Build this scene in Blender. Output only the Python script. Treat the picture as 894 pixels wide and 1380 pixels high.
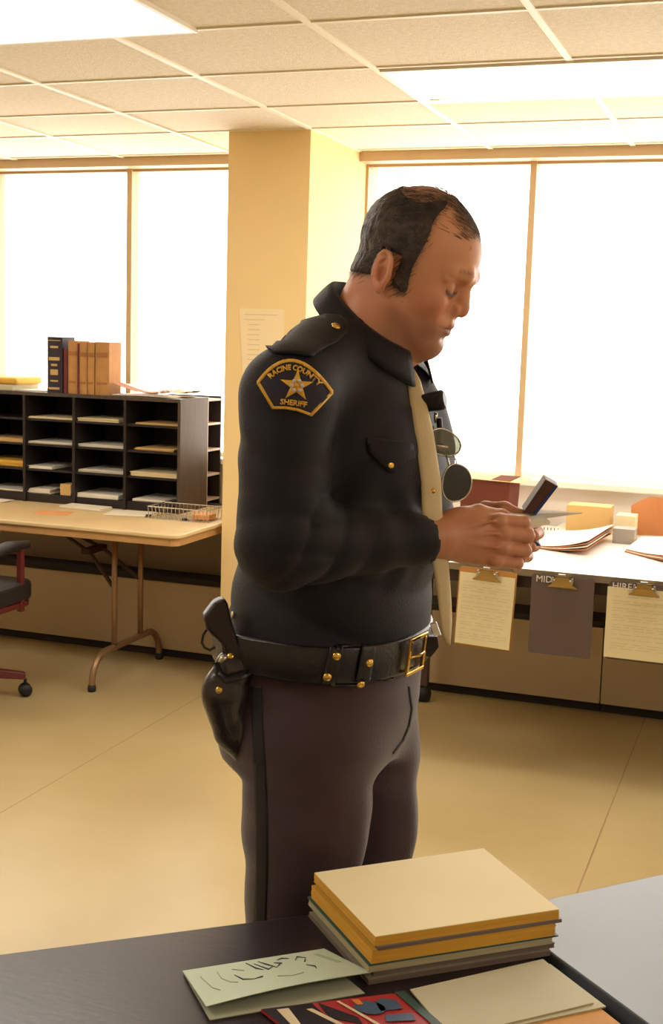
import bpy, bmesh, math, random
import numpy as np
from mathutils import Vector, Matrix, Euler

for _o in list(bpy.data.objects):
    bpy.data.objects.remove(_o)
S = bpy.context.scene
COL = S.collection

# ------------------------------------------------------------------ camera
FW, FH = 894, 1380
FPX = 1671.0
YAW, PITCH, ROLL = math.radians(19.82), math.radians(7.93), math.radians(1.75)
EYE = Vector((0, 0, 1.55))
_f = Vector((-math.sin(YAW) * math.cos(PITCH), math.cos(YAW) * math.cos(PITCH), -math.sin(PITCH)))
_r0 = Vector((math.cos(YAW), math.sin(YAW), 0))
_u0 = _r0.cross(_f)
_r = _r0 * math.cos(ROLL) + _u0 * math.sin(ROLL)
_u = _u0 * math.cos(ROLL) - _r0 * math.sin(ROLL)
cam = bpy.data.cameras.new('camera')
camo = bpy.data.objects.new('camera', cam)
COL.objects.link(camo)
M3 = Matrix((_r, _u, -_f)).transposed()
camo.matrix_world = Matrix.Translation(EYE) @ M3.to_4x4()
cam.sensor_fit = 'VERTICAL'
cam.sensor_height = 36.0
cam.lens = FPX / FH * 36.0
cam.clip_start = 0.05
S.camera = camo

# ------------------------------------------------------------------ light, exposure
S.view_settings.view_transform = 'Standard'
S.view_settings.look = 'None'
S.view_settings.gamma = 1.0
S.view_settings.exposure = 0.0
S.view_settings.use_curve_mapping = False
SKY_STRENGTH = 6.0
CEIL_LAMP = 11.0
w = bpy.data.worlds.new('overcast_daylight')
S.world = w
w.use_nodes = True
bg = w.node_tree.nodes['Background']
bg.inputs[0].default_value = (1.0, 0.975, 0.945, 1)
bg.inputs[1].default_value = SKY_STRENGTH
try:
    S.cycles.max_bounces = 7
    S.cycles.diffuse_bounces = 4
    S.cycles.glossy_bounces = 3
    S.cycles.transparent_max_bounces = 8
    S.cycles.sample_clamp_indirect = 6
    S.cycles.use_denoising = True
    S.cycles.caustics_reflective = False
    S.cycles.caustics_refractive = False
except Exception:
    pass

def portal(x0, x1, z0, z1, y):
    l = bpy.data.lights.new('daylight_window', 'AREA')
    l.shape = 'RECTANGLE'
    l.size = x1 - x0
    l.size_y = z1 - z0
    l.cycles.is_portal = True
    o = bpy.data.objects.new('daylight_window', l)
    COL.objects.link(o)
    o.location = ((x0 + x1) / 2, y, (z0 + z1) / 2)
    o.rotation_euler = (-math.pi / 2, 0, 0)      # faces -Y, into the room

# ------------------------------------------------------------------ helpers
def ray(px, py):
    return _r * ((px - FW / 2) / FPX) - _u * ((py - FH / 2) / FPX) + _f

def at(px, py, X=None, Y=None, Z=None):
    """point of the real plane X=, Y= or Z= that the photograph shows at px, py"""
    d = ray(px, py)
    if Z is not None: t = (Z - EYE.z) / d.z
    elif Y is not None: t = Y / d.y
    else: t = X / d.x
    return EYE + d * t

def lin(c):
    if isinstance(c, str):
        c = [int(c[i:i + 2], 16) / 255 for i in (0, 2, 4)]
    else:
        c = [v / 255 for v in c]
    return tuple((v / 12.92 if v <= 0.04045 else ((v + 0.055) / 1.055) ** 2.4) for v in c) + (1.0,)

def mat(name, color, rough=0.6, metal=0.0, var=0.0, vscale=8.0, bump=0.0, bscale=40.0, coat=0.0, spec=0.5,
        emit=None, estr=0.0, sheen=0.0, color2=None, stretch=None, subsurf=0.0):
    m = bpy.data.materials.new(name)
    m.use_nodes = True
    nt = m.node_tree
    N, L = nt.nodes, nt.links
    b = N['Principled BSDF']
    c = lin(color)
    b.inputs['Base Color'].default_value = c
    b.inputs['Roughness'].default_value = rough
    b.inputs['Metallic'].default_value = metal
    b.inputs['Specular IOR Level'].default_value = spec
    if coat: b.inputs['Coat Weight'].default_value = coat
    if sheen: b.inputs['Sheen Weight'].default_value = sheen
    if subsurf:
        b.inputs['Subsurface Weight'].default_value = subsurf
        b.inputs['Subsurface Radius'].default_value = (0.012, 0.005, 0.003)
        b.inputs['Subsurface Scale'].default_value = 1.0
    if emit:
        b.inputs['Emission Color'].default_value = lin(emit)
        b.inputs['Emission Strength'].default_value = estr
    tc = None
    def coords():
        t = N.new('ShaderNodeTexCoord')
        mp = N.new('ShaderNodeMapping')
        L.new(t.outputs['Object'], mp.inputs['Vector'])
        if stretch: mp.inputs['Scale'].default_value = stretch
        return mp.outputs['Vector']
    if var or color2:
        tc = coords()
        n = N.new('ShaderNodeTexNoise')
        n.inputs['Scale'].default_value = vscale
        n.inputs['Detail'].default_value = 5
        L.new(tc, n.inputs['Vector'])
        r = N.new('ShaderNodeValToRGB')
        r.color_ramp.elements[0].position = 0.3
        r.color_ramp.elements[1].position = 0.7
        c2 = lin(color2) if color2 else tuple(v * (1 - var) for v in c[:3]) + (1,)
        hi = c if color2 else tuple(min(1, v * (1 + var * 0.5)) for v in c[:3]) + (1,)
        r.color_ramp.elements[0].color = c2
        r.color_ramp.elements[1].color = hi
        L.new(n.outputs['Fac'], r.inputs['Fac'])
        L.new(r.outputs['Color'], b.inputs['Base Color'])
    if bump:
        tc = tc or coords()
        n2 = N.new('ShaderNodeTexNoise')
        n2.inputs['Scale'].default_value = bscale
        n2.inputs['Detail'].default_value = 4
        L.new(tc, n2.inputs['Vector'])
        bp = N.new('ShaderNodeBump')
        bp.inputs['Strength'].default_value = bump
        bp.inputs['Distance'].default_value = 0.01
        L.new(n2.outputs['Fac'], bp.inputs['Height'])
        L.new(bp.outputs['Normal'], b.inputs['Normal'])
    return m

def tag(o, label=None, cat=None, group=None, kind=None):
    if label: o['label'] = label
    if cat: o['category'] = cat
    if group: o['group'] = group
    if kind: o['kind'] = kind
    return o

def empty(name, loc, rz=0.0):
    o = bpy.data.objects.new(name, None)
    o.empty_display_size = 0.05
    COL.objects.link(o)
    o.location = loc
    o.rotation_euler = (0, 0, rz)
    return o

def world_of(o):
    m = Matrix.Translation(o.location) @ o.rotation_euler.to_matrix().to_4x4()
    if o.parent: m = world_of(o.parent) @ m
    return m

class MB:
    """collects geometry in world coordinates, links it as one mesh object"""
    def __init__(self):
        self.bm = bmesh.new()
    def hexa(self, p):
        v = [self.bm.verts.new(q) for q in p]
        for f in ((0, 3, 2, 1), (4, 5, 6, 7), (0, 1, 5, 4), (1, 2, 6, 5), (2, 3, 7, 6), (3, 0, 4, 7)):
            self.bm.faces.new([v[i] for i in f])
        return v
    def box(self, x0, x1, y0, y1, z0, z1, M=None):
        p = [Vector(q) for q in ((x0, y0, z0), (x1, y0, z0), (x1, y1, z0), (x0, y1, z0), (x0, y0, z1), (x1, y0, z1), (x1, y1, z1), (x0, y1, z1))]
        if M is not None: p = [M @ q for q in p]
        return self.hexa(p)
    def prism(self, poly, h, M=None):
        """poly: 3-D points of a planar outline (ccw from above), h: extrusion vector"""
        h = Vector(h)
        a = [Vector(q) for q in poly]
        b = [q + h for q in a]
        if M is not None:
            a = [M @ q for q in a]; b = [M @ q for q in b]
        va = [self.bm.verts.new(q) for q in a]; vb = [self.bm.verts.new(q) for q in b]
        n = len(a)
        self.bm.faces.new(va[::-1]); self.bm.faces.new(vb)
        for i in range(n):
            self.bm.faces.new([va[i], va[(i + 1) % n], vb[(i + 1) % n], vb[i]])
    def tube(self, pts, r, n=10, closed=False, ry=None):
        pts = [Vector(p) for p in pts]
        k = len(pts)
        rr = r if isinstance(r, (list, tuple)) else [r] * k
        rings = []
        up = None
        for i, p in enumerate(pts):
            if closed: t = pts[(i + 1) % k] - pts[i - 1]
            else: t = pts[min(i + 1, k - 1)] - pts[max(i - 1, 0)]
            t.normalize()
            if up is None:
                up = Vector((0, 0, 1)) if abs(t.z) < 0.9 else Vector((1, 0, 0))
            s = t.cross(up)
            if s.length < 1e-6: s = t.orthogonal()
            s.normalize(); up = s.cross(t).normalized()
            ring = []
            for j in range(n):
                a = 2 * math.pi * j / n
                ring.append(self.bm.verts.new(p + s * math.cos(a) * rr[i] + up * math.sin(a) * (rr[i] * (ry or 1))))
            rings.append(ring)
        m = k if closed else k - 1
        for i in range(m):
            A, B = rings[i], rings[(i + 1) % k]
            for j in range(n):
                self.bm.faces.new([A[j], A[(j + 1) % n], B[(j + 1) % n], B[j]])
        if not closed:
            self.bm.faces.new(rings[0][::-1]); self.bm.faces.new(rings[-1])
    def lathe(self, prof, c, n=24, M=None):
        """prof: (r, z) pairs"""
        rings = []
        for r, z in prof:
            ring = []
            for j in range(n):
                a = 2 * math.pi * j / n
                q = Vector((r * math.cos(a), r * math.sin(a), z))
                if M is not None: q = M @ q
                ring.append(self.bm.verts.new(q + Vector(c)))
            rings.append(ring)
        for A, B in zip(rings[:-1], rings[1:]):
            for j in range(n):
                self.bm.faces.new([A[j], A[(j + 1) % n], B[(j + 1) % n], B[j]])
        self.bm.faces.new(rings[0][::-1]); self.bm.faces.new(rings[-1])
    def grid(self, P, thick=None):
        """P[i][j] points -> sheet; thick: vector or None"""
        h = len(P); k = len(P[0])
        V = [[self.bm.verts.new(q) for q in row] for row in P]
        for i in range(h - 1):
            for j in range(k - 1):
                self.bm.faces.new([V[i][j], V[i][j + 1], V[i + 1][j + 1], V[i + 1][j]])
        if thick is not None:
            t = Vector(thick)
            U = [[self.bm.verts.new(Vector(q) + t) for q in row] for row in P]
            for i in range(h - 1):
                for j in range(k - 1):
                    self.bm.faces.new([U[i][j], U[i + 1][j], U[i + 1][j + 1], U[i][j + 1]])
            for i in range(h - 1):
                self.bm.faces.new([V[i][0], V[i + 1][0], U[i + 1][0], U[i][0]])
                self.bm.faces.new([V[i + 1][-1], V[i][-1], U[i][-1], U[i + 1][-1]])
            for j in range(k - 1):
                self.bm.faces.new([V[0][j + 1], V[0][j], U[0][j], U[0][j + 1]])
                self.bm.faces.new([V[-1][j], V[-1][j + 1], U[-1][j + 1], U[-1][j]])
    def build(self, name, m, parent=None, bevel=0.0, smooth=False, mats=None, seg=2):
        bm = self.bm
        bmesh.ops.recalc_face_normals(bm, faces=bm.faces)
        me = bpy.data.meshes.new(name)
        if parent is not None:
            W = world_of(parent).inverted()
            bmesh.ops.transform(bm, matrix=W, verts=bm.verts)
            loc = Vector((0, 0, 0))
        else:
            xs = [v.co for v in bm.verts]
            lo = Vector([min(c[i] for c in xs) for i in range(3)]); hi = Vector([max(c[i] for c in xs) for i in range(3)])
            loc = Vector(((lo.x + hi.x) / 2, (lo.y + hi.y) / 2, lo.z))
            bmesh.ops.translate(bm, verts=bm.verts, vec=-loc)
        bm.to_mesh(me); bm.free()
        o = bpy.data.objects.new(name, me)
        COL.objects.link(o)
        o.location = loc
        if parent is not None: o.parent = parent
        if m is not None: me.materials.append(m)
        for q in (mats or []): me.materials.append(q)
        if smooth:
            me.polygons.foreach_set('use_smooth', [True] * len(me.polygons))
        if bevel:
            b = o.modifiers.new('bevel', 'BEVEL'); b.width = bevel; b.segments = seg; b.limit_method = 'ANGLE'
        return o

def copy_tree(o, parent=None):
    c = o.copy(); COL.objects.link(c)
    if parent is not None: c.parent = parent
    for ch in list(o.children): copy_tree(ch, c)
    return c

def struct(name, mb, m, parent=None, bevel=0.0):
    o = mb.build(name, m, parent, bevel)
    if parent is None: o['kind'] = 'structure'
    return o

def textobj(body, size, M, m, name='lettering', parent=None, extrude=0.0006, align='CENTER'):
    """lettering as real mesh; M places the text plane (x right, y up)"""
    cu = bpy.data.curves.new(name, 'FONT')
    cu.body = body; cu.size = size; cu.extrude = extrude
    cu.align_x = align; cu.align_y = 'CENTER'; cu.resolution_u = 3
    tmp = bpy.data.objects.new(name, cu); COL.objects.link(tmp)
    dg = bpy.context.evaluated_depsgraph_get()
    me = bpy.data.meshes.new_from_object(tmp.evaluated_get(dg))
    bpy.data.objects.remove(tmp)
    me.transform(M if parent is None else world_of(parent).inverted() @ M)
    me.materials.clear(); me.materials.append(m)
    o = bpy.data.objects.new(name, me); COL.objects.link(o)
    if parent is not None: o.parent = parent
    return o

rnd = random.Random(5)

# ------------------------------------------------------------------ room
CEIL = 2.40
YW = 5.62           # glass plane
XL, XR, YB = -6.2, 3.4, -2.6
M_ceil = mat('ceiling_tile', (238, 226, 204), 0.9, var=0.10, vscale=60, bump=0.25, bscale=180)
M_tbar = mat('ceiling_grid_paint', (246, 236, 214), 0.5)
M_wall = mat('cream_wall_paint', (236, 224, 198), 0.75, var=0.03, vscale=3)
M_pillar = mat('yellow_pillar_paint', (242, 212, 152), 0.7, var=0.03, vscale=3)
M_white = mat('white_wall_paint', (250, 244, 236), 0.6)
M_frame = mat('tan_window_frame', (196, 168, 130), 0.45)
M_floor = None

def floor_material():
    m = bpy.data.materials.new('waxed_vinyl_floor'); m.use_nodes = True
    nt = m.node_tree; N, L = nt.nodes, nt.links; b = N['Principled BSDF']
    t = N.new('ShaderNodeTexCoord')
    n = N.new('ShaderNodeTexNoise'); n.inputs['Scale'].default_value = 2.2; n.inputs['Detail'].default_value = 6
    L.new(t.outputs['Object'], n.inputs['Vector'])
    r = N.new('ShaderNodeValToRGB')
    r.color_ramp.elements[0].position = 0.3; r.color_ramp.elements[0].color = lin((172, 150, 104))
    r.color_ramp.elements[1].position = 0.72; r.color_ramp.elements[1].color = lin((188, 168, 122))
    L.new(n.outputs['Fac'], r.inputs['Fac'])
    # tile joints
    br = N.new('ShaderNodeTexBrick')
    br.offset = 0.0
    br.inputs['Scale'].default_value = 1.0
    br.inputs['Mortar Size'].default_value = 0.0028
    br.inputs['Mortar Smooth'].default_value = 0.3
    br.inputs['Brick Width'].default_value = 1.83
    br.inputs['Row Height'].default_value = 60.0
    mp = N.new('ShaderNodeMapping'); mp.inputs['Location'].default_value = (1.83 * 4 - 0.95, 31.0, 0)
    L.new(t.outputs['Object'], mp.inputs['Vector']); L.new(mp.outputs['Vector'], br.inputs['Vector'])
    mx = N.new('ShaderNodeMix'); mx.data_type = 'RGBA'
    L.new(br.outputs['Fac'], mx.inputs['Factor'])
    L.new(r.outputs['Color'], mx.inputs['A']); mx.inputs['B'].default_value = lin((150, 122, 84))
    L.new(mx.outputs['Result'], b.inputs['Base Color'])
    n2 = N.new('ShaderNodeTexNoise'); n2.inputs['Scale'].default_value = 5; n2.inputs['Detail'].default_value = 3
    L.new(t.outputs['Object'], n2.inputs['Vector']); b.inputs['Specular IOR Level'].default_value = 0.75
    mr = N.new('ShaderNodeMapRange'); mr.inputs['To Min'].default_value = 0.285; mr.inputs['To Max'].default_value = 0.37
    L.new(n2.outputs['Fac'], mr.inputs['Value']); L.new(mr.outputs['Result'], b.inputs['Roughness'])
    pass
    return m
M_floor = floor_material()

b = MB(); b.box(XL, XR, YB, YW + 0.05, -0.1, 0); struct('floor', b, M_floor)
# location shift makes object coordinates start at the slab centre; keep world joints
b = MB(); b.box(XL, XR, YB, YW + 0.2, CEIL, CEIL + 0.08); struct('ceiling', b, M_ceil)
b = MB(); b.box(XL - 0.1, XL, YB, YW + 0.2, 0, CEIL); struct('wall_left', b, M_wall)
b = MB(); b.box(XR, XR + 0.1, YB, YW + 0.2, 0, CEIL); struct('wall_right', b, M_wall)
b = MB(); b.box(XL, XR, YB - 0.1, YB, 0, CEIL); struct('wall_rear', b, M_wall)
SILL = 0.955
b = MB(); b.box(XL, XR, YW - 0.05, YW + 0.15, 0, SILL - 0.03); struct('wall_window', b, M_white)
b = MB(); b.box(XL, XR, YW - 0.13, YW + 0.15, 2.355, CEIL); struct('trim_1', b, M_frame)      # header over the windows
b = MB(); b.box(XL, XR, YW - 0.12, YW + 0.12, SILL - 0.03, SILL); struct('trim_2', b, M_white, bevel=0.004)    # sill
PX0, PX1, PY = -2.262, -1.895, 4.87
b = MB(); b.box(PX0, PX1, PY, YW + 0.15, 0, CEIL); struct('wall_pillar', b, M_pillar)

# ceiling grid
FIX = [(-2.84, -1.62, 2.70, 3.27), (-1.275, -0.055, 3.86, 4.40)]
FIX += [(1.17, 2.39, 3.86, 4.40), (1.17, 2.39, 0.50, 1.04), (-2.84, -1.62, 0.50, 1.04), (-5.3, -4.08, 2.70, 3.27)]
def split(a0, a1, holes):
    out = [(a0, a1)]
    for h0, h1 in holes:
        nn = []
        for s0, s1 in out:
            if h1 <= s0 or h0 >= s1: nn.append((s0, s1))
            else:
                if h0 > s0: nn.append((s0, h0))
                if h1 < s1: nn.append((h1, s1))
        out = nn
    return out
b = MB()
TB = 0.011
x = -0.677 - 0.61 * 9
while x < XR:
    for s0, s1 in split(YB, YW - 0.13, [(f[2], f[3]) for f in FIX if f[0] + .02 < x < f[1] - .02]):
        b.box(x - TB, x + TB, s0, s1, CEIL - 0.006, CEIL)
    x += 0.61
ys = [5.44, 4.87, 4.40, 3.84, 3.27]
while ys[-1] > YB + 0.6: ys.append(ys[-1] - 0.56)
for y in ys:
    for s0, s1 in split(XL, XR, [(f[0], f[1]) for f in FIX if f[2] + .02 < y < f[3] - .02]):
        b.box(s0, s1, y - TB * 0.8, y + TB * 0.8, CEIL - 0.005, CEIL)
struct('trim_3', b, M_tbar)

# ceiling lights
M_diff = mat('lit_acrylic_diffuser', (255, 246, 226), 0.5, emit=(255, 250, 240), estr=CEIL_LAMP)
M_lframe = mat('lamp_frame_metal', (236, 226, 206), 0.4)
M_lscuff = mat('browned_scorch', (170, 120, 60), 0.7)
LIGHT_LABELS = ['lit troffer light at the top left corner of the ceiling', 'lit troffer light above the right window, brown mark at its near end',
                'lit troffer light off to the right, by the windows', 'lit troffer light above the right of the desks', 'lit troffer light above the left of the desks', 'lit troffer light off to the far left of the folding table']
for i, (x0, x1, y0, y1) in enumerate(FIX):
    rt = empty('ceiling_light', ((x0 + x1) / 2, (y0 + y1) / 2, CEIL - 0.012))
    tag(rt, LIGHT_LABELS[i], 'ceiling light', 'fluorescent ceiling lights')
    e = 0.016
    b = MB()
    b.box(x0, x1, y0, y0 + e, CEIL - 0.012, CEIL); b.box(x0, x1, y1 - e, y1, CEIL - 0.012, CEIL)
    b.box(x0, x0 + e, y0 + e, y1 - e, CEIL - 0.012, CEIL); b.box(x1 - e, x1, y0 + e, y1 - e, CEIL - 0.012, CEIL)
    b.build('frame', M_lframe, rt)
    b = MB(); b.box(x0 + e, x1 - e, y0 + e, y1 - e, CEIL - 0.007, CEIL - 0.001)
    b.build('diffuser', M_diff, rt)
    if i == 1:
        b = MB(); b.prism([(x0 + 0.02, y1 - 0.075, CEIL - 0.0085), (x0 + 0.11, y1 - 0.06, CEIL - 0.0085), (x0 + 0.13, y1 - 0.045, CEIL - 0.0085), (x0 + 0.03, y1 - 0.04, CEIL - 0.0085)], (0, 0, 0.0012))
        b.build('scorch_mark', M_lscuff, rt)

# windows
M_glass = bpy.data.materials.new('window_glass'); M_glass.use_nodes = True
_nt = M_glass.node_tree; _nt.nodes.clear()
_o = _nt.nodes.new('ShaderNodeOutputMaterial'); _t = _nt.nodes.new('ShaderNodeBsdfTransparent'); _g = _nt.nodes.new('ShaderNodeBsdfGlossy')
_mx = _nt.nodes.new('ShaderNodeMixShader'); _mx.inputs[0].default_value = 0.06; _g.inputs['Roughness'].default_value = 0.02
_t.inputs[0].default_value = (0.99, 0.975, 0.95, 1)
_nt.links.new(_t.outputs[0], _mx.inputs[1]); _nt.links.new(_g.outputs[0], _mx.inputs[2]); _nt.links.new(_mx.outputs[0], _o.inputs[0])
WZ0, WZ1 = SILL, 2.355
runs = [[XL, -5.5, -4.72, -3.93, -3.135, PX0], [PX1, -1.115, -0.33, 0.46, 1.25, 2.04, XR]]
k = 0
for rn in runs:
    for a, c in zip(rn[:-1], rn[1:]):
        k += 1
        t0 = 0.014 if a not in (XL, PX0, PX1) else 0.012
        t1 = 0.014
        fr = MB()
        fr.box(a, a + t0, YW - 0.03, YW + 0.05, WZ0, WZ1); fr.box(c - t1, c, YW - 0.03, YW + 0.05, WZ0, WZ1)
        sb = MB(); sb.box(a + t0, c - t1, YW - 0.02, YW + 0.05, WZ0, WZ0 + 0.02); fr.box(a + t0, c - t1, YW - 0.02, YW + 0.05, WZ1 - 0.012, WZ1)
        g = MB(); g.box(a + t0, c - t1, YW + 0.01, YW + 0.014, WZ0 + 0.02, WZ1 - 0.012)
        go = g.build('window_%d' % k, M_glass); go['kind'] = 'structure'
        fr.build('window_frame', M_frame, go); sb.build('lower_rail', M_white, go)
    portal(rn[0], rn[-1], WZ0, WZ1, YW + 0.06)

# convector housing under the windows
M_conv = mat('beige_convector_enamel', (180, 158, 126), 0.5, var=0.04, vscale=2)
M_dark = mat('dark_gap', (44, 34, 32), 0.8)
M_under = mat('grey_wall_under_sill', (150, 134, 114), 0.8, var=0.05)
segs = [(XL, PX0 - 0.002), (PX1 + 0.002, -0.642), (-0.638, 0.9), (0.904, XR)]
for j, (a, c) in enumerate(segs):
    b = MB()
    b.box(a, c, 5.22, YW - 0.05, 0.045, 0.375)
    o = struct('trim_%d' % (4 + j), b, M_conv, bevel=0.004)
    b = MB(); b.box(a, c, 5.26, YW - 0.05, 0.0, 0.045); b.build('toe_gap', M_dark, o)
    b = MB(); b.box(a, c, 5.225, YW - 0.05, 0.375, 0.40); b.build('grille', M_dark, o)
b = MB(); b.box(XL, PX0 - 0.002, YW - 0.24, YW - 0.05, 0.40, 0.72); b.box(PX1 + 0.002, XR, YW - 0.2, YW - 0.05, 0.40, 0.736)
struct('wall_lower', b, M_under)

# ================================================================== furniture
M_tabletop = mat('worn_tan_laminate', (222, 196, 148), 0.4, var=0.08, vscale=5)
M_tabedge = mat('wooden_table_edge', (190, 146, 92), 0.5, var=0.1, vscale=12)
M_tleg = mat('brown_steel_tube', (150, 118, 88), 0.35, metal=0.6)
M_black = mat('black_rubber', (22, 18, 20), 0.6)
M_sorter = mat('dark_brown_laminate', (34, 24, 24), 0.5, var=0.2, vscale=6)
M_sortside = mat('grey_woodgrain_panel', (78, 64, 54), 0.5, var=0.3, vscale=14, stretch=(6, 6, 0.5))
M_shelfedge = mat('pale_shelf_edge', (196, 184, 180), 0.5)
M_paper = mat('white_paper', (236, 228, 212), 0.8, var=0.04)
M_paper2 = mat('cream_paper', (232, 214, 170), 0.8, var=0.06)
M_tan = mat('manila_folder', (214, 176, 112), 0.75, var=0.08)
M_yel = mat('yellow_folder', (226, 178, 72), 0.7, var=0.06)
M_chrome = mat('chrome_wire', (200, 196, 190), 0.25, metal=0.9)
M_brass = mat('polished_brass', (226, 186, 96), 0.25, metal=0.9)
M_maroon = mat('maroon_painted_steel', (92, 28, 30), 0.4)
M_vinyl = mat('black_vinyl', (26, 22, 26), 0.45, bump=0.1, bscale=60)

# ---- folding table
TZ, TX1, TY0, TY1, TX0 = 0.735, -2.285, 4.50, 5.365, -4.4
tb = empty('folding_table', ((TX0 + TX1) / 2, (TY0 + TY1) / 2, 0))
tag(tb, 'long tan folding table with brown tube legs under the left window', 'table')
def rrect(x0, x1, y0, y1, r, z, n=6):
    P = []
    for cx, cy, a0 in ((x1 - r, y0 + r, -90), (x1 - r, y1 - r, 0), (x0 + r, y1 - r, 90), (x0 + r, y0 + r, 180)):
        for i in range(n + 1):
            a = math.radians(a0 + 90 * i / n)
            P.append((cx + r * math.cos(a), cy + r * math.sin(a), z))
    return P
b = MB(); b.prism(rrect(TX0, TX1, TY0, TY1, 0.045, TZ - 0.018), (0, 0, 0.018)); b.build('tabletop', M_tabletop, tb, bevel=0.005)
b = MB(); b.prism(rrect(TX0 + 0.012, TX1 - 0.012, TY0 + 0.012, TY1 - 0.012, 0.04, TZ - 0.05), (0, 0, 0.032)); b.build('apron', M_tabedge, tb)
def table_leg(xc, s):
    b = MB()
    y0, y1 = 4.58, 5.20
    for y in (4.77, 5.01):
        b.tube([(xc, y, 0.155), (xc, y, TZ - 0.05)], 0.013)
    foot = [(xc, y0, 0.02)]
    for i in range(7):
        a = math.radians(90 * i / 6)
        foot.append((xc, y0 + 0.11 * (1 - math.cos(a)), 0.03 + 0.125 * math.sin(a)))
    for i in range(7):
        a = math.radians(90 * (1 - i / 6))
        foot.append((xc, y1 - 0.11 * (1 - math.cos(a)), 0.03 + 0.125 * math.sin(a)))
    foot.append((xc, y1, 0.02))
    b.tube(foot, 0.015)
    o = b.build('leg', M_tleg, tb, smooth=True)
    b = MB()
    for y in (y0, y1):
        b = MB(); b.lathe([(0.017, 0), (0.019, 0.012), (0.016, 0.03)], (xc, y, 0)); b.build('rubber_foot', M_black, o, smooth=True)
    b = MB()
    b.tube([(xc, 4.77, 0.42), (xc - 0.16 * s, 4.83, 0.56), (xc - 0.42 * s, 4.87, TZ - 0.055)], 0.009)
    b.tube([(xc, 5.01, 0.42), (xc - 0.16 * s, 4.95, 0.56), (xc - 0.42 * s, 4.91, TZ - 0.055)], 0.009)
    b.box(xc - 0.175 * s - 0.02, xc - 0.175 * s + 0.02, 4.81, 4.97, 0.555, 0.58)
    b.build('brace', mat('dark_brown_steel', (70, 48, 40), 0.5, metal=0.4), tb)
table_leg(-2.735, 1)
table_leg(-3.95, -1)

# ---- mail sorter
SY0, SY1, SX1 = 5.05, 5.335, -2.575
SZ0, SZ1 = 0.735, 1.26
SP, NC = 0.272, 6
SX0 = SX1 - SP * NC
rows = [0.775, 0.895, 1.015, 1.135]
so = empty('mail_sorter', ((SX0 + SX1) / 2, (SY0 + SY1) / 2, SZ0))
tag(so, 'dark pigeonhole mail sorter full of papers standing on the tan folding table', 'mail sorter')
b = MB(); b.box(SX0, SX1, SY1 - 0.01, SY1, SZ0, SZ1); b.build('back_panel', M_sorter, so)
b = MB(); b.box(SX0 - 0.014, SX1 + 0.014, SY0 - 0.004, SY1 + 0.002, SZ1 - 0.016, SZ1); b.build('top_panel', M_sortside, so)
b = MB(); b.box(SX1, SX1 + 0.014, SY0, SY1, SZ0, SZ1 - 0.016); b.build('side_panel', M_sortside, so)
b = MB(); b.box(SX0 - 0.014, SX0, SY0, SY1, SZ0, SZ1 - 0.016); b.build('side_panel', M_sortside, so)
for c in range(1, NC):
    x = SX0 + c * SP
    b = MB(); b.box(x - 0.007, x + 0.007, SY0, SY1 - 0.01, SZ0, SZ1 - 0.016); b.build('divider', M_sorter, so)
for z in rows:
    for c in range(NC):
        b = MB(); b.box(SX0 + c * SP + 0.007, SX0 + (c + 1) * SP - 0.007, SY0 + 0.01, SY1 - 0.01, z - 0.010, z); b.build('shelf', M_sorter, so)
b = MB(); b.box(SX0, SX1, SY0 + 0.01, SY0 + 0.02, SZ0, 0.765); b.build('plinth', M_sorter, so)

# ---- second shelf unit behind, open to the side
bs = empty('shelf_unit', (-2.68, 5.42, SZ0 + 0.0))
tag(bs, 'narrow dark shelf unit with pale shelf edges between mail sorter and yellow pillar', 'shelf unit')
b = MB(); b.box(-2.84, -2.83, 5.34, 5.495, TZ, 1.26); b.build('back_panel', M_sorter, bs)
b = MB(); b.box(-2.83, -2.565, 5.34, 5.35, TZ, 1.26); b.build('side_panel', M_shelfedge, bs)
b = MB(); b.box(-2.83, -2.565, 5.485, 5.495, TZ, 1.26); b.build('side_panel', M_sorter, bs)
for z in (1.25, 1.135, 1.01, 0.89, 0.77):
    b = MB(); b.box(-2.83, -2.565, 5.35, 5.485, z - 0.010, z); b.build('shelf', M_shelfedge, bs)

# ---- papers in the slots (each a small stack)
def sheet_stack(name, label, x0, x1, y0, y1, z, h, m, group, rot=0.0, curl=0.0, cat='papers', n=None):
    cx, cy = (x0 + x1) / 2, (y0 + y1) / 2
    b = MB()
    R = Matrix.Translation((cx, cy, 0)) @ Matrix.Rotation(rot, 4, 'Z') @ Matrix.Translation((-cx, -cy, 0))
    k = n or max(2, int(h / 0.004))
    for i in range(k):
        dx, dy = rnd.uniform(-1, 1) * 0.004, rnd.uniform(-1, 1) * 0.004
        zz0 = z + h * i / k; zz1 = z + h * (i + 1) / k
        P = []
        for r in range(2):
            row = []
            for c in range(9):
                u = c / 8
                row.append(R @ Vector((x0 + (x1 - x0) * u + dx, (y0 if r == 0 else y1) + dy, zz0 + curl * (2 * u - 1) ** 2 + (0 if r == 0 else 0))))
            P.append(row)
        b.grid(P, (0, 0, (zz1 - zz0) * 0.9))
    o = b.build(name, m)
    tag(o, label, cat, group)
    return o
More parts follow.
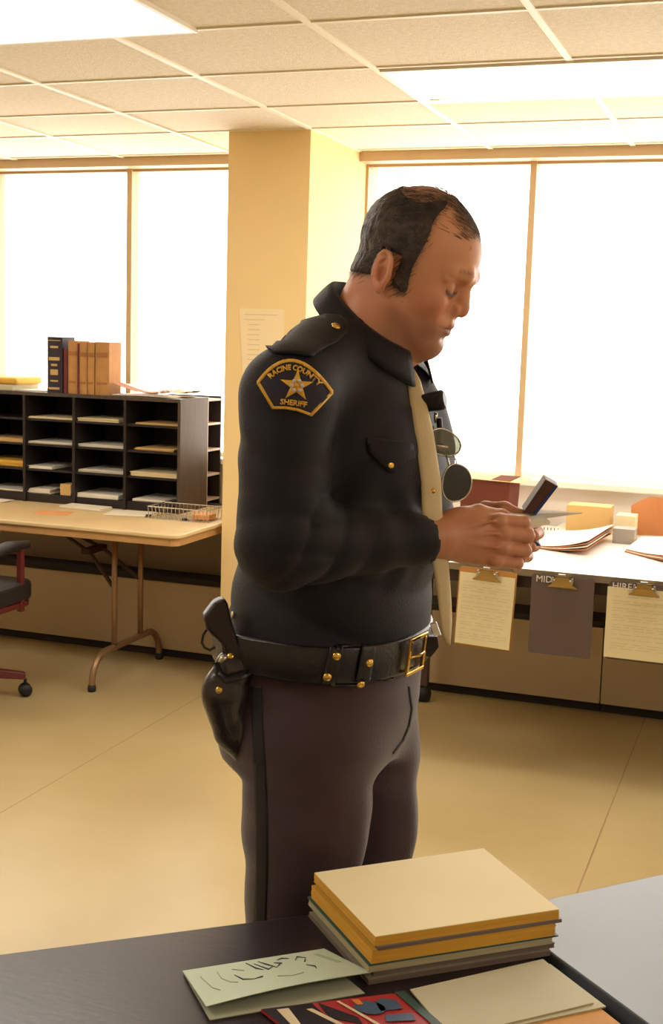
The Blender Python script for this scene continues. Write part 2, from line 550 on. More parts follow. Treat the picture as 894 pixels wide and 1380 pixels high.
slot = {  # (column from the right, row from the bottom): (material, height, x-inset left, right, front overhang, label)
    (0, 3): (M_tan, 0.010, .03, .0, .03, 'brown paper in the top right pigeonhole'),
    (0, 2): (M_tan, 0.016, .03, .02, .03, 'tan folder in the right column, second pigeonhole from the top'),
    (0, 1): (M_paper2, 0.026, .01, .0, .03, 'thick cream papers in the right column, third pigeonhole from the top'),
    (0, 0): (M_paper, 0.018, .02, .06, .06, 'white papers sticking out of the bottom right pigeonhole'),
    (1, 3): (M_paper2, 0.020, .0, .03, .03, 'yellowish papers in the top pigeonhole, second column from the right'),
    (1, 2): (M_paper, 0.016, .0, .0, .03, 'flat white papers second from the top, second column from the right'),
    (1, 1): (M_paper, 0.016, .0, .0, .03, 'flat white papers third from the top, second column from the right'),
    (1, 0): (M_paper, 0.026, .0, .03, .09, 'white papers spilling onto the table from the bottom, second column from the right'),
    (2, 3): (M_paper2, 0.012, .0, .0, .03, 'cream papers in the top pigeonhole below the dark blue book'),
    (2, 2): (M_paper, 0.014, .0, .0, .03, 'white papers two pigeonholes below the dark blue book'),
    (2, 1): (M_paper, 0.016, .0, .12, .03, 'short white bundle three pigeonholes below the dark blue book'),
    (2, 0): (M_paper, 0.030, .0, .13, .03, 'thick white bundle in the bottom pigeonhole below the dark blue book'),
    (3, 2): (M_tan, 0.022, .0, .0, .03, 'tan folders at the left edge, upper stack in the sorter'),
    (3, 1): (M_yel, 0.040, .0, .0, .03, 'yellow folders at the left edge, lower stack in the sorter'),
    (3, 0): (M_paper, 0.012, .0, .0, .06, 'white papers at the left edge in the bottom pigeonhole'),
}
for (c, r), (m, h, il, ir, fo, lab) in slot.items():
    x1 = SX1 - c * SP - 0.012 - ir; x0 = SX1 - (c + 1) * SP + 0.012 + il
    z = rows[r] + 0.0006
    sheet_stack('paper_stack', lab, x0, x1, SY0 + 0.02, SY1 - 0.03, z, h * 0.75, m, 'papers in the mail sorter', curl=0.0)
# loose papers lying half out of the bottom row on the table
sheet_stack('loose_sheet', 'white sheet on the table in front of the bottom right pigeonhole', -2.86, -2.66, 4.86, 5.03, TZ + 0.0005, 0.003, M_paper, 'loose sheets on the folding table', rot=0.2)
sheet_stack('loose_sheet', 'white sheet jutting over the table below the tan books', -3.12, -2.90, 4.93, 5.035, TZ + 0.0005, 0.012, M_paper, 'loose sheets on the folding table', rot=-0.05)
sheet_stack('loose_sheet', 'white sheet on the left end of the folding table before the sorter', -3.70, -3.44, 4.94, 5.035, TZ + 0.0005, 0.006, M_paper, 'loose sheets on the folding table', rot=0.0)
M_orange = mat('orange_note_paper', (226, 160, 106), 0.8)
sheet_stack('note_slip', 'orange paper slip lying on the tan folding table', -3.14, -2.98, 4.72, 4.84, TZ + 0.0005, 0.0012, M_orange, None, rot=0.25, cat='paper', n=1)
b = MB(); b.box(-2.92, -2.86, SY0 + 0.02, SY0 + 0.10, rows[0], rows[0] + 0.055)
b2 = b.build('card_box', M_tan, bevel=0.003); tag(b2, 'small tan card box in the bottom row of the mail sorter', 'box')
b2.location.x -= 0.285
# binder clips on the table
for (px, py, lab) in ((200, 697, 'black binder clip on the folding table, left of the other clip'), (249, 702, 'black binder clip nearest the table corner by the pillar')):
    p = at(px, py, Z=TZ)
    rt = empty('binder_clip', (p.x, p.y, TZ)); tag(rt, lab, 'binder clip')
    b = MB(); b.prism([(p.x - .012, p.y - .008, TZ), (p.x + .012, p.y - .008, TZ), (p.x + .012, p.y, TZ + .012), (p.x - .012, p.y, TZ + .012)], (0, 0.008, 0.0)); b.build('clip_body', M_black, rt)
    b = MB(); b.tube([(p.x - .006, p.y - .006, TZ + .004), (p.x - .006, p.y - .028, TZ + .003), (p.x + .006, p.y - .028, TZ + .003), (p.x + .006, p.y - .006, TZ + .004)], 0.0012, n=6); b.build('wire_handle', M_chrome, rt)

# wire basket
wb = empty('wire_basket', (-2.50, 4.95, TZ)); tag(wb, 'low chrome wire tray on the folding table beside the pillar', 'wire tray')
X0, X1, Y0, Y1, Z1 = -2.62, -2.33, 4.86, 5.02, TZ + 0.055
b = MB()
b.tube([(X0, Y0, Z1), (X1, Y0, Z1), (X1, Y1, Z1), (X0, Y1, Z1)], 0.003, n=6, closed=True)
b.build('rim', M_chrome, wb)
b = MB()
k = 15
for i in range(k + 1):
    x = X0 + (X1 - X0) * i / k
    b.tube([(x, Y0, Z1), (x, Y0 + 0.008, TZ + 0.003), (x, Y1 - 0.008, TZ + 0.003), (x, Y1, Z1)], 0.0014, n=5)
for i in range(6):
    y = Y0 + (Y1 - Y0) * i / 5
    b.tube([(X0, y, Z1), (X0 + 0.008, y, TZ + 0.003), (X1 - 0.008, y, TZ + 0.003), (X1, y, Z1)], 0.0014, n=5)
b.build('wire_mesh', M_chrome, wb)
b = MB(); b.box(-2.42, -2.345, 4.90, 4.99, TZ + 0.006, TZ + 0.03); o = b.build('notepad', M_orange, bevel=0.003); tag(o, 'orange notepad lying in the wire tray beside the pillar', 'notepad')

# ---- books standing on the sorter
def book(label, px0, px1, pyt, m, mt, lean=0.0, group=None, depth=0.11, marks=None, y=SY0 + 0.02):
    a = at(px0, 528, Y=y).x; c = at(px1, 528, Y=y).x
    zt = at((px0 + px1) / 2, pyt, Y=y).z
    zb = SZ1 + 0.0003
    rt = empty('book', ((a + c) / 2, y + depth / 2, zb)); tag(rt, label, 'book', group)
    cx = (a + c) / 2
    Mx = Matrix.Translation((cx, y, zb)) @ Matrix.Rotation(lean, 4, 'Y') @ Matrix.Translation((-cx, -y, -zb))
    t = 0.003
    b = MB()
    # rounded spine + two boards
    n = 6; wv = (c - a)
    pr = [(a + wv * i / n, y - 0.006 * math.sin(math.pi * i / n), zb) for i in range(n + 1)] + [(c, y + t, zb), (a, y + t, zb)]
    b.prism(pr, (0, 0, zt - zb), Mx)
    b.box(a, a + t, y + t, y + depth, zb, zt, Mx); b.box(c - t, c, y + t, y + depth, zb, zt, Mx)
    b.build('cover', m, rt)
    b = MB(); b.box(a + t, c - t, y + t, y + depth - 0.006, zb + 0.004, zt - 0.004, Mx); b.build('page_block', M_paper2, rt)
    if marks:
        b = MB()
        for z0, z1, i in marks:
            b.box(a + wv * i, c - wv * i, y - 0.0075, y - 0.004, zb + (zt - zb) * z0, zb + (zt - zb) * z1, Mx)
        b.build('gilt_lettering', mt, rt)
M_navy = mat('dark_blue_cloth', (44, 34, 52), 0.6, var=0.1)
M_red = mat('dark_red_cloth', (120, 52, 52), 0.6, var=0.1)
M_tanbook = mat('tan_buckram', (188, 138, 82), 0.7, var=0.12, vscale=20)
M_gilt = mat('dull_gilt', (200, 170, 110), 0.5)
M_brownlab = mat('brown_label', (160, 108, 64), 0.6)
book('tall dark blue book with gilt spine standing on the mail sorter', 64, 84, 454, M_navy, M_gilt, 0.0, 'books on the sorter', marks=[(.93, .945, .1), (.80, .84, .25), (.58, .64, .15), (.48, .52, .3), (.32, .42, .25), (.2, .23, .25), (.06, .1, .15)])
book('dark red book next to the dark blue book, mostly hidden', 85.2, 91, 470, M_red, M_gilt, 0.0, 'books on the sorter', y=SY0 + 0.03)
tl = [(92, 104, 459, 'first tan book from the left on the sorter'), (107, 117, 461, 'second tan book from the left on the sorter'), (118, 127, 461, 'third tan book from the left on the sorter, slim'), (128.5, 147, 461, 'widest tan book, last on the right of the row on the sorter')]
for x0, x1, yt, lab in tl:
    book(lab, x0, x1, yt, M_tanbook, M_brownlab, 0.0, 'books on the sorter', marks=[(.72, .8, .08), (.2, .24, .15)])
# slim red-brown book in the gap
book('thin red-brown book between the first and second tan books', 104.4, 106.6, 463, M_red, M_gilt, 0.0, 'books on the sorter')

# curled paper heap right of the books
def curl_paper(label, x0, x1, y0, y1, z, amp, m, ph=0.0, name='curled_paper', group=None, tilt=0.0, thick=0.002, cat='papers', z_end=0.0):
    b = MB(); P = []
    for i in range(5):
        v = i / 4; row = []
        for j in range(17):
            u = j / 16
            zz = z + amp * ((1 - u) ** 2.2 + (0.35 + ph) * u ** 4) + tilt * u * 1.0 + 0.002 * math.sin(9 * v + 3 * u) + 0.002
            row.append((x0 + (x1 - x0) * u, y0 + (y1 - y0) * v + 0.01 * math.sin(3 * u + ph), zz))
        P.append(row)
    b.grid(P, (0, 0, thick))
    o = b.build(name, m, smooth=False); tag(o, label, cat, group); return o
M_brownpap = mat('brown_wrapping_paper', (176, 112, 70), 0.7, var=0.15)
g = 'loose papers on top of the sorter'
curl_paper('flat white papers on the sorter to the right of the books', -2.925, -2.62, SY0 + 0.02, SY1 - 0.03, SZ1, 0.001, M_paper, group=g, thick=0.004)
curl_paper('brown curled sheet on the sorter beside the tan books', -2.925, -2.66, SY0 + 0.02, SY0 + 0.11, SZ1 + 0.008, 0.048, M_brownpap, group=g)
curl_paper('pale curled sheet nested in the brown one on the sorter', -2.925, -2.72, SY0 + 0.13, SY0 + 0.22, SZ1 + 0.008, 0.04, M_paper, 0.15, group=g)
curl_paper('greenish folded papers at the right end of the sorter top', -2.70, -2.585, SY0 + 0.115, SY1 - 0.02, SZ1 + 0.008, 0.02, mat('pale_green_paper', (186, 174, 128), 0.8), 0.4, group=g, tilt=0.006)
# things at the left end of the sorter top
b = MB(); b.box(-4.0, -3.475, SY0 + 0.03, SY1 - 0.03, SZ1, SZ1 + 0.028); o = b.build('paper_stack', mat('greyish_white_paper', (214, 206, 176), 0.8), bevel=0.002); tag(o, 'pale paper block at the left end of the sorter top', 'papers')
b = MB(); b.box(-4.0, -3.452, SY0 + 0.025, SY1 - 0.03, SZ1 + 0.0285, SZ1 + 0.062); o = b.build('yellow_envelope', M_yel, bevel=0.012); tag(o, 'yellow padded envelope lying on the pale paper block', 'envelope')
b = MB(); b.box(-3.46, -3.30, SY0 + 0.05, SY1 - 0.03, SZ1, SZ1 + 0.006); o = b.build('loose_sheet', M_paper, bevel=0.001); tag(o, 'flat white sheet on the sorter left of the dark blue book', 'papers')

# ---- paper on the pillar
M_lines = mat('faint_grey_print', (222, 200, 158), 0.8)
nt_ = empty('wall_notice', (-2.095, PY - 0.001, 1.39)); tag(nt_, 'cream printed sheet taped to the yellow pillar behind the officer', 'notice')
b = MB(); b.prism([(-2.198, PY - .0025, 1.668), (-2.176, PY - .0025, 1.39), (-1.99, PY - .0025, 1.39), (-1.993, PY - .0025, 1.668)], (0, 0.0015, 0)); b.build('paper_sheet', mat('cream_notice_paper', (244, 222, 178), 0.8), nt_)
b = MB()
for i in range(11):
    z = 1.645 - i * 0.021
    b.box(-2.175 + (0.02 if i > 1 else 0), -2.01 - (0.09 if i > 1 else (0.01 if i == 0 else .07)), PY - .0031, PY - .0027, z - .004, z)
b.build('printed_lines', M_lines, nt_)

# ---- office chair at the left edge
cx, cy = -3.19, 4.17
ch = empty('office_chair', (cx, cy, 0)); tag(ch, 'black and maroon office armchair on casters pushed under the folding table', 'chair')
b = MB(); b.prism(rrect(cx - .26, cx + .29, cy - .24, cy + .24, .06, 0.43), (0, 0, 0.085)); b.build('seat', M_vinyl, ch, bevel=0.02, seg=3)
b = MB(); b.prism(rrect(cx - .25, cx + .28, cy - .23, cy + .23, .05, 0.405), (0, 0, 0.025)); b.build('seat_pan', M_maroon, ch, bevel=0.004)
b = MB(); b.prism(rrect(cx - .22, cx + .22, cy - .30, cy - .24, .02, 0.56), (0, 0, 0.34)); b.build('backrest', M_vinyl, ch, bevel=0.015)
b = MB(); b.box(cx - .03, cx + .03, cy - .32, cy - .30, 0.40, 0.75); b.box(cx - .03, cx + .03, cy - .31, cy - .1, 0.385, 0.402); b.build('back_bracket', M_maroon, ch)
for s in (-1, 1):
    b = MB(); xx = cx + (.275 if s > 0 else -.245)
    b.box(xx - .012, xx + .012, cy + .13, cy + .155, 0.39, 0.66); b.box(xx - .012, xx + .012, cy - .15, cy - .125, 0.39, 0.64); b.build('arm_post', M_maroon, ch, bevel=0.003)
    b = MB(); b.tube([(xx, cy - .20, .655), (xx, cy - .1, .66), (xx, cy + .05, .672), (xx, cy + .19, .665)], [0.018, .024, .026, .018], n=12); b.build('armrest', M_vinyl, ch, smooth=True)
b = MB(); b.lathe([(0.035, 0.12), (0.035, 0.2), (0.022, 0.205), (0.022, 0.405)], (cx, cy, 0)); b.build('pedestal', M_maroon, ch)
for i in range(5):
    a = math.radians(44 + 72 * i)
    d = Vector((math.cos(a), math.sin(a), 0)); p = Vector((cx, cy, 0)) + d * 0.33
    b = MB()
    s = Vector((-d.y, d.x, 0))
    q0 = Vector((cx, cy, 0)) + d * 0.02
    b.hexa([q0 - s * .03 + Vector((0, 0, .12)), p - s * .018 + Vector((0, 0, .075)), p + s * .018 + Vector((0, 0, .075)), q0 + s * .03 + Vector((0, 0, .12)),
            q0 - s * .025 + Vector((0, 0, .17)), p - s * .015 + Vector((0, 0, .105)), p + s * .015 + Vector((0, 0, .105)), q0 + s * .025 + Vector((0, 0, .17))])
    lg = b.build('leg', M_maroon, ch, bevel=0.004)
    b = MB()
    b.tube([p + Vector((0, 0, .075)), p + Vector((0, 0, .05))], 0.007)
    Mw = Matrix.Translation(p + Vector((0, 0, .028))) @ Matrix.Rotation(a, 4, 'Z') @ Matrix.Rotation(math.pi / 2, 4, 'X')
    for zz in (-.016, .016):
        Mq = Mw @ Matrix.Translation((0, 0, zz))
        b.lathe([(0.004, -.011), (0.024, -.010), (0.028, 0), (0.024, .010), (0.004, .011)], (0, 0, 0), M=Mq)
    b.build('caster', M_black, lg, smooth=True)

# ================================================================== counter on the right
CZ, CY0, CY1, CX0, CX1 = 0.76, 4.34, 5.46, -1.52, 1.2
M_counter = mat('glossy_white_laminate', (244, 238, 230), 0.22, var=0.03, vscale=3)
M_alu = mat('dull_metal_edging', (150, 134, 108), 0.35, metal=0.5)
M_stand = mat('brown_steel_frame', (70, 52, 46), 0.5)
ct = empty('long_counter', ((CX0 + CX1) / 2, (CY0 + CY1) / 2, 0)); tag(ct, 'long white-topped counter with metal edge under the right windows', 'counter')
b = MB(); b.box(CX0, CX1, CY0, CY1, CZ - 0.022, CZ); b.build('worktop', M_counter, ct, bevel=0.002)
b = MB(); b.box(CX0, CX1, CY0 - 0.004, CY0, CZ - 0.026, CZ - 0.001); b.build('edge_strip', M_alu, ct)
b = MB(); b.box(CX0 + .02, CX1 - .02, CY0 + .03, CY0 + .05, CZ - 0.075, CZ - 0.022); b.build('front_rail', M_stand, ct)
for lx in (-1.38, 1.1):
    b = MB(); b.box(lx - .02, lx + .02, CY0 + .10, CY0 + .14, 0.0, CZ - 0.022); b.build('leg', M_stand, ct, bevel=0.003)
    b = MB(); b.box(lx - .02, lx + .02, 5.06, 5.10, 0.07, CZ - 0.022); b.build('leg', M_stand, ct, bevel=0.003)
    b = MB(); b.lathe([(0.012, 0.0), (0.030, 0.006), (0.036, 0.035), (0.030, 0.062), (0.014, 0.07)], (lx, 5.08, 0)); b.build('foot', M_black, ct, smooth=True)

# clipboards hanging from the counter edge
M_board_o = mat('orange_brown_hardboard', (186, 130, 62), 0.6, var=0.1)
M_board_g = mat('grey_brown_hardboard', (96, 78, 72), 0.7, var=0.08, vscale=10)
M_form = mat('cream_form_paper', (226, 212, 168), 0.8, var=0.03)
M_formink = mat('grey_form_print', (206, 192, 154), 0.8)
M_white_ink = mat('white_lettering', (226, 218, 204), 0.6)
M_steel = mat('nickel_plate', (196, 186, 164), 0.28, metal=0.85)
M_clipbr = mat('brassy_clip', (176, 148, 96), 0.32, metal=0.8)
def clipboard(label, pxl, pxr, pyb, mb, paper, text, tilt, gap=0.004, clipmat=None, papertop=0.02):
    y = CY0 - 0.02
    a = at(pxl, pyb - 50, Y=y).x; c = at(pxr, pyb - 50, Y=y).x
    zb = at((pxl + pxr) / 2, pyb, Y=y).z
    zt = CZ - 0.012
    cxm = (a + c) / 2
    rt = empty('clipboard', (cxm, y, zb)); tag(rt, label, 'clipboard', 'clipboards hanging from the counter edge')
    Mx = Matrix.Translation((cxm, y, zt)) @ Matrix.Rotation(tilt, 4, 'Y') @ Matrix.Translation((-cxm, -y, -zt))
    b = MB(); b.prism([Mx @ Vector(q) for q in [(p[0], y, p[2]) for p in [(v[0], 0, v[1]) for v in [(q[0], q[1]) for q in rrect(a, c, zb, zt, .012, 0)]]]], (0, 0.003, 0)); b.build('board', mb, rt)
    if paper:
        b = MB(); i0 = 0.005 if paper != 'wide' else -0.004
        P = []
        for r in range(8):
            v = r / 7; row = []
            for q in range(5):
                u = q / 4
                row.append(Mx @ Vector((a + i0 + (c - a - 2 * i0) * u, y - 0.0035 - 0.006 * v * v * (0.3 + 0.7 * u), zt - papertop + (zb + 0.008 - zt + papertop) * v)))
            P.append(row)
        b.grid(P, (0, 0.0025, 0)); b.build('form_sheets', M_form, rt)
        b = MB()
        z = zt - papertop - 0.03
        while z > zb + 0.03:
            v = (zt - papertop - z) / (zt - papertop - zb)
            x0 = a + 0.018; 
            while x0 < c - 0.03:
                ln = rnd.uniform(.015, .06); 
                yy = y - 0.0035 - 0.006 * v * v * (0.3 + 0.7 * ((x0 - a) / (c - a))) - 0.0006
                b.box(x0, min(x0 + ln, c - .018), yy - .0004, yy + 0.0004, z - 0.0022, z, Mx)
                x0 += ln + rnd.uniform(.006, .02)
            z -= rnd.choice((0.009, 0.009, 0.016))
        b.build('form_print', M_formink, rt)
    if text:
        Mt = Mx @ Matrix.Translation((a + 0.045, y - 0.0045, zt - 0.016)) @ Matrix.Rotation(math.pi / 2, 4, 'X')
        textobj(text, 0.033, Mt, M_white_ink, 'painted_letters', rt, 0.0008)
    # spring clip: wide jaw, arched body, curled top lever
    cmt = clipmat or M_steel
    b = MB(); zc = zt - 0.012
    P = []
    for r, (dz, dy, hw) in enumerate([(-0.030, -0.006, .052), (-0.026, -0.010, .052), (-0.018, -0.014, .040), (-0.006, -0.018, .028), (0.010, -0.020, .024), (0.018, -0.030, .024)]):
        P.append([Mx @ Vector((cxm + hw * (2 * q / 6 - 1), y + dy, zc + dz)) for q in range(7)])
    b.grid(P, (0, -0.0015, 0)); cl = b.build('spring_clip', M_clipbr, rt)
    b = MB()
    for s in (-1, 1):
        b.lathe([(0.0055, -.012), (0.0055, .012)], Mx @ Vector((cxm + s * .026, y - .012, zc - 0.004)), n=10, M=Matrix.Rotation(math.pi / 2, 4, 'Y'))
        b.box(cxm + s * .034 - .003, cxm + s * .034 + .003, y - .02, y - .002, zc - .012, zc + .008, Mx)
    b.box(cxm - .012, cxm + .012, y - .034, y - .026, zc + .016, zc + .024, Mx)
    b.build('hook', M_steel, cl, smooth=False)
clipboard('clipboard with cream form and orange-brown edge, hanging below the officer\'s hands', 617, 695, 874, M_board_o, 'yes', None, 0.035)
clipboard('bare grey-brown clipboard lettered MID, hanging in the middle', 714, 799, 884, M_board_g, None, 'MID', 0.0)
clipboard('clipboard with a wide cream form at the right edge', 818, 915, 893, M_board_g, 'wide', 'HIRE', 0.0)

# things on the counter
M_cardbrown = mat('reddish_brown_cardboard', (100, 54, 40), 0.9, var=0.08, spec=0.1)
def gbox(name, label, pl, pr, pyb, pyt, y, depth, m, cat, lean=0.0, z0=None, lid=None, group=None):
    a = at(pl, pyb, Y=y).x; c = at(pr, pyb, Y=y).x
    zt = at((pl + pr) / 2, pyt, Y=y).z
    zb = CZ + 0.0005 if z0 is None else z0
    rt = empty(name, ((a + c) / 2, y + depth / 2, zb)); tag(rt, label, cat, group)
    t = 0.004
    b = MB(); b.hexa([(a, y, zb), (c - lean, y, zb), (c - lean, y + depth, zb), (a, y + depth, zb), (a, y, zt), (c, y, zt), (c, y + depth, zt), (a, y + depth, zt)])
    b.build('box_body', m, rt, bevel=0.002)
    if lid:
        b = MB(); b.hexa([(a - .01, y - .01, zt), (c + lid, y - .01, zt - .006), (c + lid, y + depth, zt - .006), (a - .01, y + depth, zt), (a - .01, y - .01, zt + .004), (c + lid, y - .01, zt - .004), (c + lid, y + depth, zt - .004), (a - .01, y + depth, zt + .004)])
        b.build('lid', M_tan, rt)
    return rt
gbox('cardboard_box', 'reddish brown cardboard box with a tan lid on the counter behind the hands', 620, 686, 690, 646, 5.12, 0.22, M_cardbrown, 'box', lean=0.01, lid=0.05)
gbox('small_box', 'flat tan cardboard box on the counter below the window mullion', 763, 822, 706, 682, 5.30, 0.12, M_tan, 'box')
gbox('white_box', 'small off-white box on the counter between tan box and brown folder', 829, 856, 712, 695, 5.25, 0.10, M_paper2, 'box')
gbox('flat_tray', 'thin grey tray lying on the counter behind the curled papers', 826, 856, 719, 713, 5.10, 0.09, mat('grey_plastic', (150, 140, 128), 0.4), 'tray')
# curled paper pile
def pile(label, name, pts, h, m, rise, group=None, cat='papers', layers=4, top=None):
    """pts: four counter-top corners (front-left, front-right, back-right, back-left)"""
    A, B, C_, D = [Vector(q) for q in pts]
    rt = empty(name, (A + B + C_ + D) / 4); tag(rt, label, cat, group)
    for L_ in range(layers):
        b = MB(); P = []
        for i in range(7):
            v = i / 6; row = []
            for j in range(13):
                u = j / 12
                q = (A * (1 - u) + B * u) * (1 - v) + (D * (1 - u) + C_ * u) * v
                q = q + Vector((rnd.uniform(-1, 1) * .0006 + L_ * .002, L_ * .0015, 0.001 + h * L_ / layers + rise * (u ** 2) * (0.3 + 0.7 * (L_ + 1) / layers)))
                row.append(q)
            P.append(row)
        b.grid(P, (0, 0, h / layers * 0.75))
        b.build('sheet' if L_ else 'bottom_sheet', (top if (top and L_ == layers - 1) else (M_paper if L_ % 2 else m)), rt)
    return rt
c4 = lambda L: [tuple(at(px, py, Z=CZ)) for px, py in L]
pile('curled stack of white forms with raised right end, in front of the tan box', 'form_stack', c4([(716, 738), (790, 750), (824, 727), (748, 718)]), 0.014, M_brownpap, 0.05, top=M_paper)
pile('white papers curling up against the orange-brown folder at the right edge', 'form_stack', c4([(842, 744), (915, 764), (930, 732), (862, 727)]), 0.014, M_brownpap, 0.03, top=M_paper)
rt = empty('file_folder', at(880, 735, Z=CZ)); tag(rt, 'orange-brown file folder standing curved at the right edge of the counter', 'folder')
p0 = at(850, 722, Z=CZ); b = MB(); P = []
for i in range(6):
    v = i / 5
    P.append([Vector((p0.x - 0.006 * v + 0.2 * u, p0.y + 0.01 + .05 * math.sin(u * 3.0), CZ + 0.002 + v * (0.125 + 0.04 * math.sin(min(1, u * 2.2) * 1.57)))) for u in [q / 12 for q in range(13)]])
b.grid(P, (0, 0.003, 0)); b.build('cover', mat('orange_brown_card', (196, 128, 76), 0.6, var=0.06), rt)
b = MB(); b.grid([[Vector((q.x + .004, q.y + .006, q.z - (.004 if i else 0))) for q in row] for i, row in enumerate(P)], (0, 0.012, 0)); b.build('sheets', M_paper, rt)
# white sheets lying flat
for (pp, lab) in (([(655, 735), (712, 742), (735, 716), (682, 712)], 'white sheet on the counter just behind the fingers'), ([(742, 716), (800, 722), (815, 706), (762, 703)], 'white sheet on the counter before the tan box')):
    b = MB(); b.prism([Vector(q) + Vector((0, 0, .0006)) for q in c4(pp)], (0, 0, 0.0012)); o = b.build('loose_sheet', M_paper); tag(o, lab, 'papers')
# spiral pad edge and a pair of folded glasses-like wire clip
b = MB(); pa, pb = at(716, 712, Z=CZ), at(752, 716, Z=CZ)
for i in range(9):
    q = pa.lerp(pb, i / 8) + Vector((0, 0, .006))
    b.tube([q + Vector((0, .006 * math.cos(t), .006 * math.sin(t))) for t in [k * 0.7 for k in range(9)]], 0.0012, n=5, closed=True)
o = b.build('spiral_binding', mat('grey_wire', (110, 100, 100), 0.4, metal=0.5)); tag(o, 'grey spiral binding lying on the counter beyond the fingers', 'spiral binding')

# ================================================================== foreground desks
M_desk = mat('dark_walnut_laminate', (46, 34, 38), 0.3, var=0.25, vscale=10, stretch=(1, 5, 1), bump=0.03, bscale=30)
M_desk2 = mat('blue_grey_laminate', (106, 114, 126), 0.3, var=0.06, vscale=6)
DZ = 0.74
def desk(name, label, corner, e1, e2, w_, d_, m, legm, flip=1):
    c = Vector(corner); e1 = Vector(e1).normalized(); e2 = Vector(e2).normalized(); n = Vector((0, 0, 1))
    M = Matrix((e1.to_4d(), e2.to_4d(), n.to_4d(), (0, 0, 0, 1))).transposed(); M = Matrix.Translation((c.x, c.y, 0)) @ Matrix(((e1.x, e2.x, 0, 0), (e1.y, e2.y, 0, 0), (0, 0, 1, 0), (0, 0, 0, 1)))
    ctr = M @ Vector((w_ / 2, d_ / 2, 0))
    rt = empty(name, ctr); tag(rt, label, 'desk')
    b = MB(); b.box(0, w_, 0, d_, DZ - 0.03, DZ, M); b.build('desktop', m, rt, bevel=0.003)
    b = MB(); b.box(0.02, w_ - .02, .02, .04, DZ - .45, DZ - .03, M); b.build('modesty_panel', legm, rt)
    for x0 in (0.02, w_ - .42 if w_ > 1 else w_ - .1):
        b = MB(); b.box(x0, x0 + (.4 if w_ > 1 else .06), .05, d_ - .03, 0.05, DZ - .03, M); b.build('pedestal', legm, rt, bevel=0.003)
        b = MB(); b.box(x0 + .02, x0 + (.38 if w_ > 1 else .05), .07, d_ - .05, 0.0, .05, M); b.build('plinth', M_black, rt)
    return rt
ea = Vector((.777, .630, 0)); eb = Vector((.630, -.777, 0))
C1 = Vector((-.383, 1.722, 0)) - ea * 1.45
desk('wooden_desk', 'dark walnut laminate desk in the foreground with papers on it', C1, ea, eb, 1.45, 0.78, M_desk, mat('dark_brown_panel', (50, 36, 34), 0.5))
ga = Vector((.68, .733, 0)).normalized(); gb = Vector((.733, -.68, 0)).normalized()
C2 = Vector((-.338, 1.680, 0))
desk('grey_desk', 'blue-grey laminate desk at the right edge of the foreground', C2, ga, gb, 1.3, 0.75, M_desk2, mat('grey_steel_panel', (110, 112, 116), 0.5))

# ---- stack of pads and booklets
def pad(name, label, quad, z, h, mtop, medge, group='stacked pads and booklets', shift=(0, 0), cat='notepad', grow=0.0):
    Q = [Vector((q[0], q[1], 0)) for q in quad]
    c = sum(Q, Vector()) / 4
    Q = [c + (q - c) * (1 + grow) + Vector((shift[0], shift[1], 0)) for q in Q]
    rt = empty(name, (c.x, c.y, z)); tag(rt, label, cat, group)
    b = MB(); n = max(2, min(9, int(h / 0.0016)))
    for i in range(n):
        k_ = [q + Vector((rnd.uniform(-1, 1) * .0006, rnd.uniform(-1, 1) * .0006, z + h * .92 * i / n)) for q in Q]
        b.prism(k_, (0, 0, h * .92 / n * .85))
    b.build('page_block', medge, rt)
    b = MB(); b.prism([q + Vector((0, 0, z + h * .92)) for q in Q], (0, 0, h * .08)); b.build('cover', mtop, rt)
    return rt
HT = 0.805
q_top = [at(506, 1262, Z=HT), at(754, 1225, Z=HT), at(652, 1143, Z=HT), at(424, 1176, Z=HT)]
M_legal = mat('yellow_legal_paper', (250, 232, 184), 0.7, var=0.03)
M_gold = mat('golden_page_edges', (226, 170, 62), 0.7, var=0.1, stretch=(1, 1, 30))
M_tanedge = mat('tan_page_edges', (170, 130, 88), 0.7, var=0.15, stretch=(1, 1, 30))
M_greyedge = mat('grey_page_edges', (124, 108, 96), 0.7, var=0.2, stretch=(1, 1, 40))
M_teal = mat('teal_card', (44, 86, 84), 0.5)
M_greyp = mat('grey_cover', (150, 140, 122), 0.6)
M_creamedge = mat('cream_page_edges', (186, 176, 140), 0.7, var=0.15, stretch=(1, 1, 40))
pad('legal_pad', 'pale yellow legal pad on top of the stack', q_top, 0.7915, 0.0135, M_legal, M_gold)
pad('booklet', 'thin grey booklet under the topmost yellow pad', q_top, 0.7865, 0.0048, M_greyp, M_greyedge, shift=(.004, .001), cat='booklet')
pad('legal_pad', 'thick golden pad with tan side, second yellow one in the stack', q_top, 0.768, 0.0183, M_gold, M_gold, shift=(-.003, -.002))
pad('folder', 'thin teal folder sticking out below the golden pad', q_top, 0.7662, 0.0016, M_teal, M_teal, shift=(-.004, .000), cat='folder', grow=0.03)
pad('booklet', 'cream-edged booklet under the teal folder', q_top, 0.7565, 0.0095, M_greyp, M_creamedge, shift=(-.006, -.004), cat='booklet', grow=0.0)
pad('booklet', 'grey booklet second from the bottom of the stack', q_top, 0.7485, 0.0078, M_greyp, M_greyedge, shift=(-.002, .002), cat='booklet', grow=-0.01)
pad('booklet', 'grey magazine at the bottom of the stack', q_top, 0.7403, 0.008, M_greyp, M_greyedge, shift=(-.006, -.006), cat='booklet', grow=-0.01)

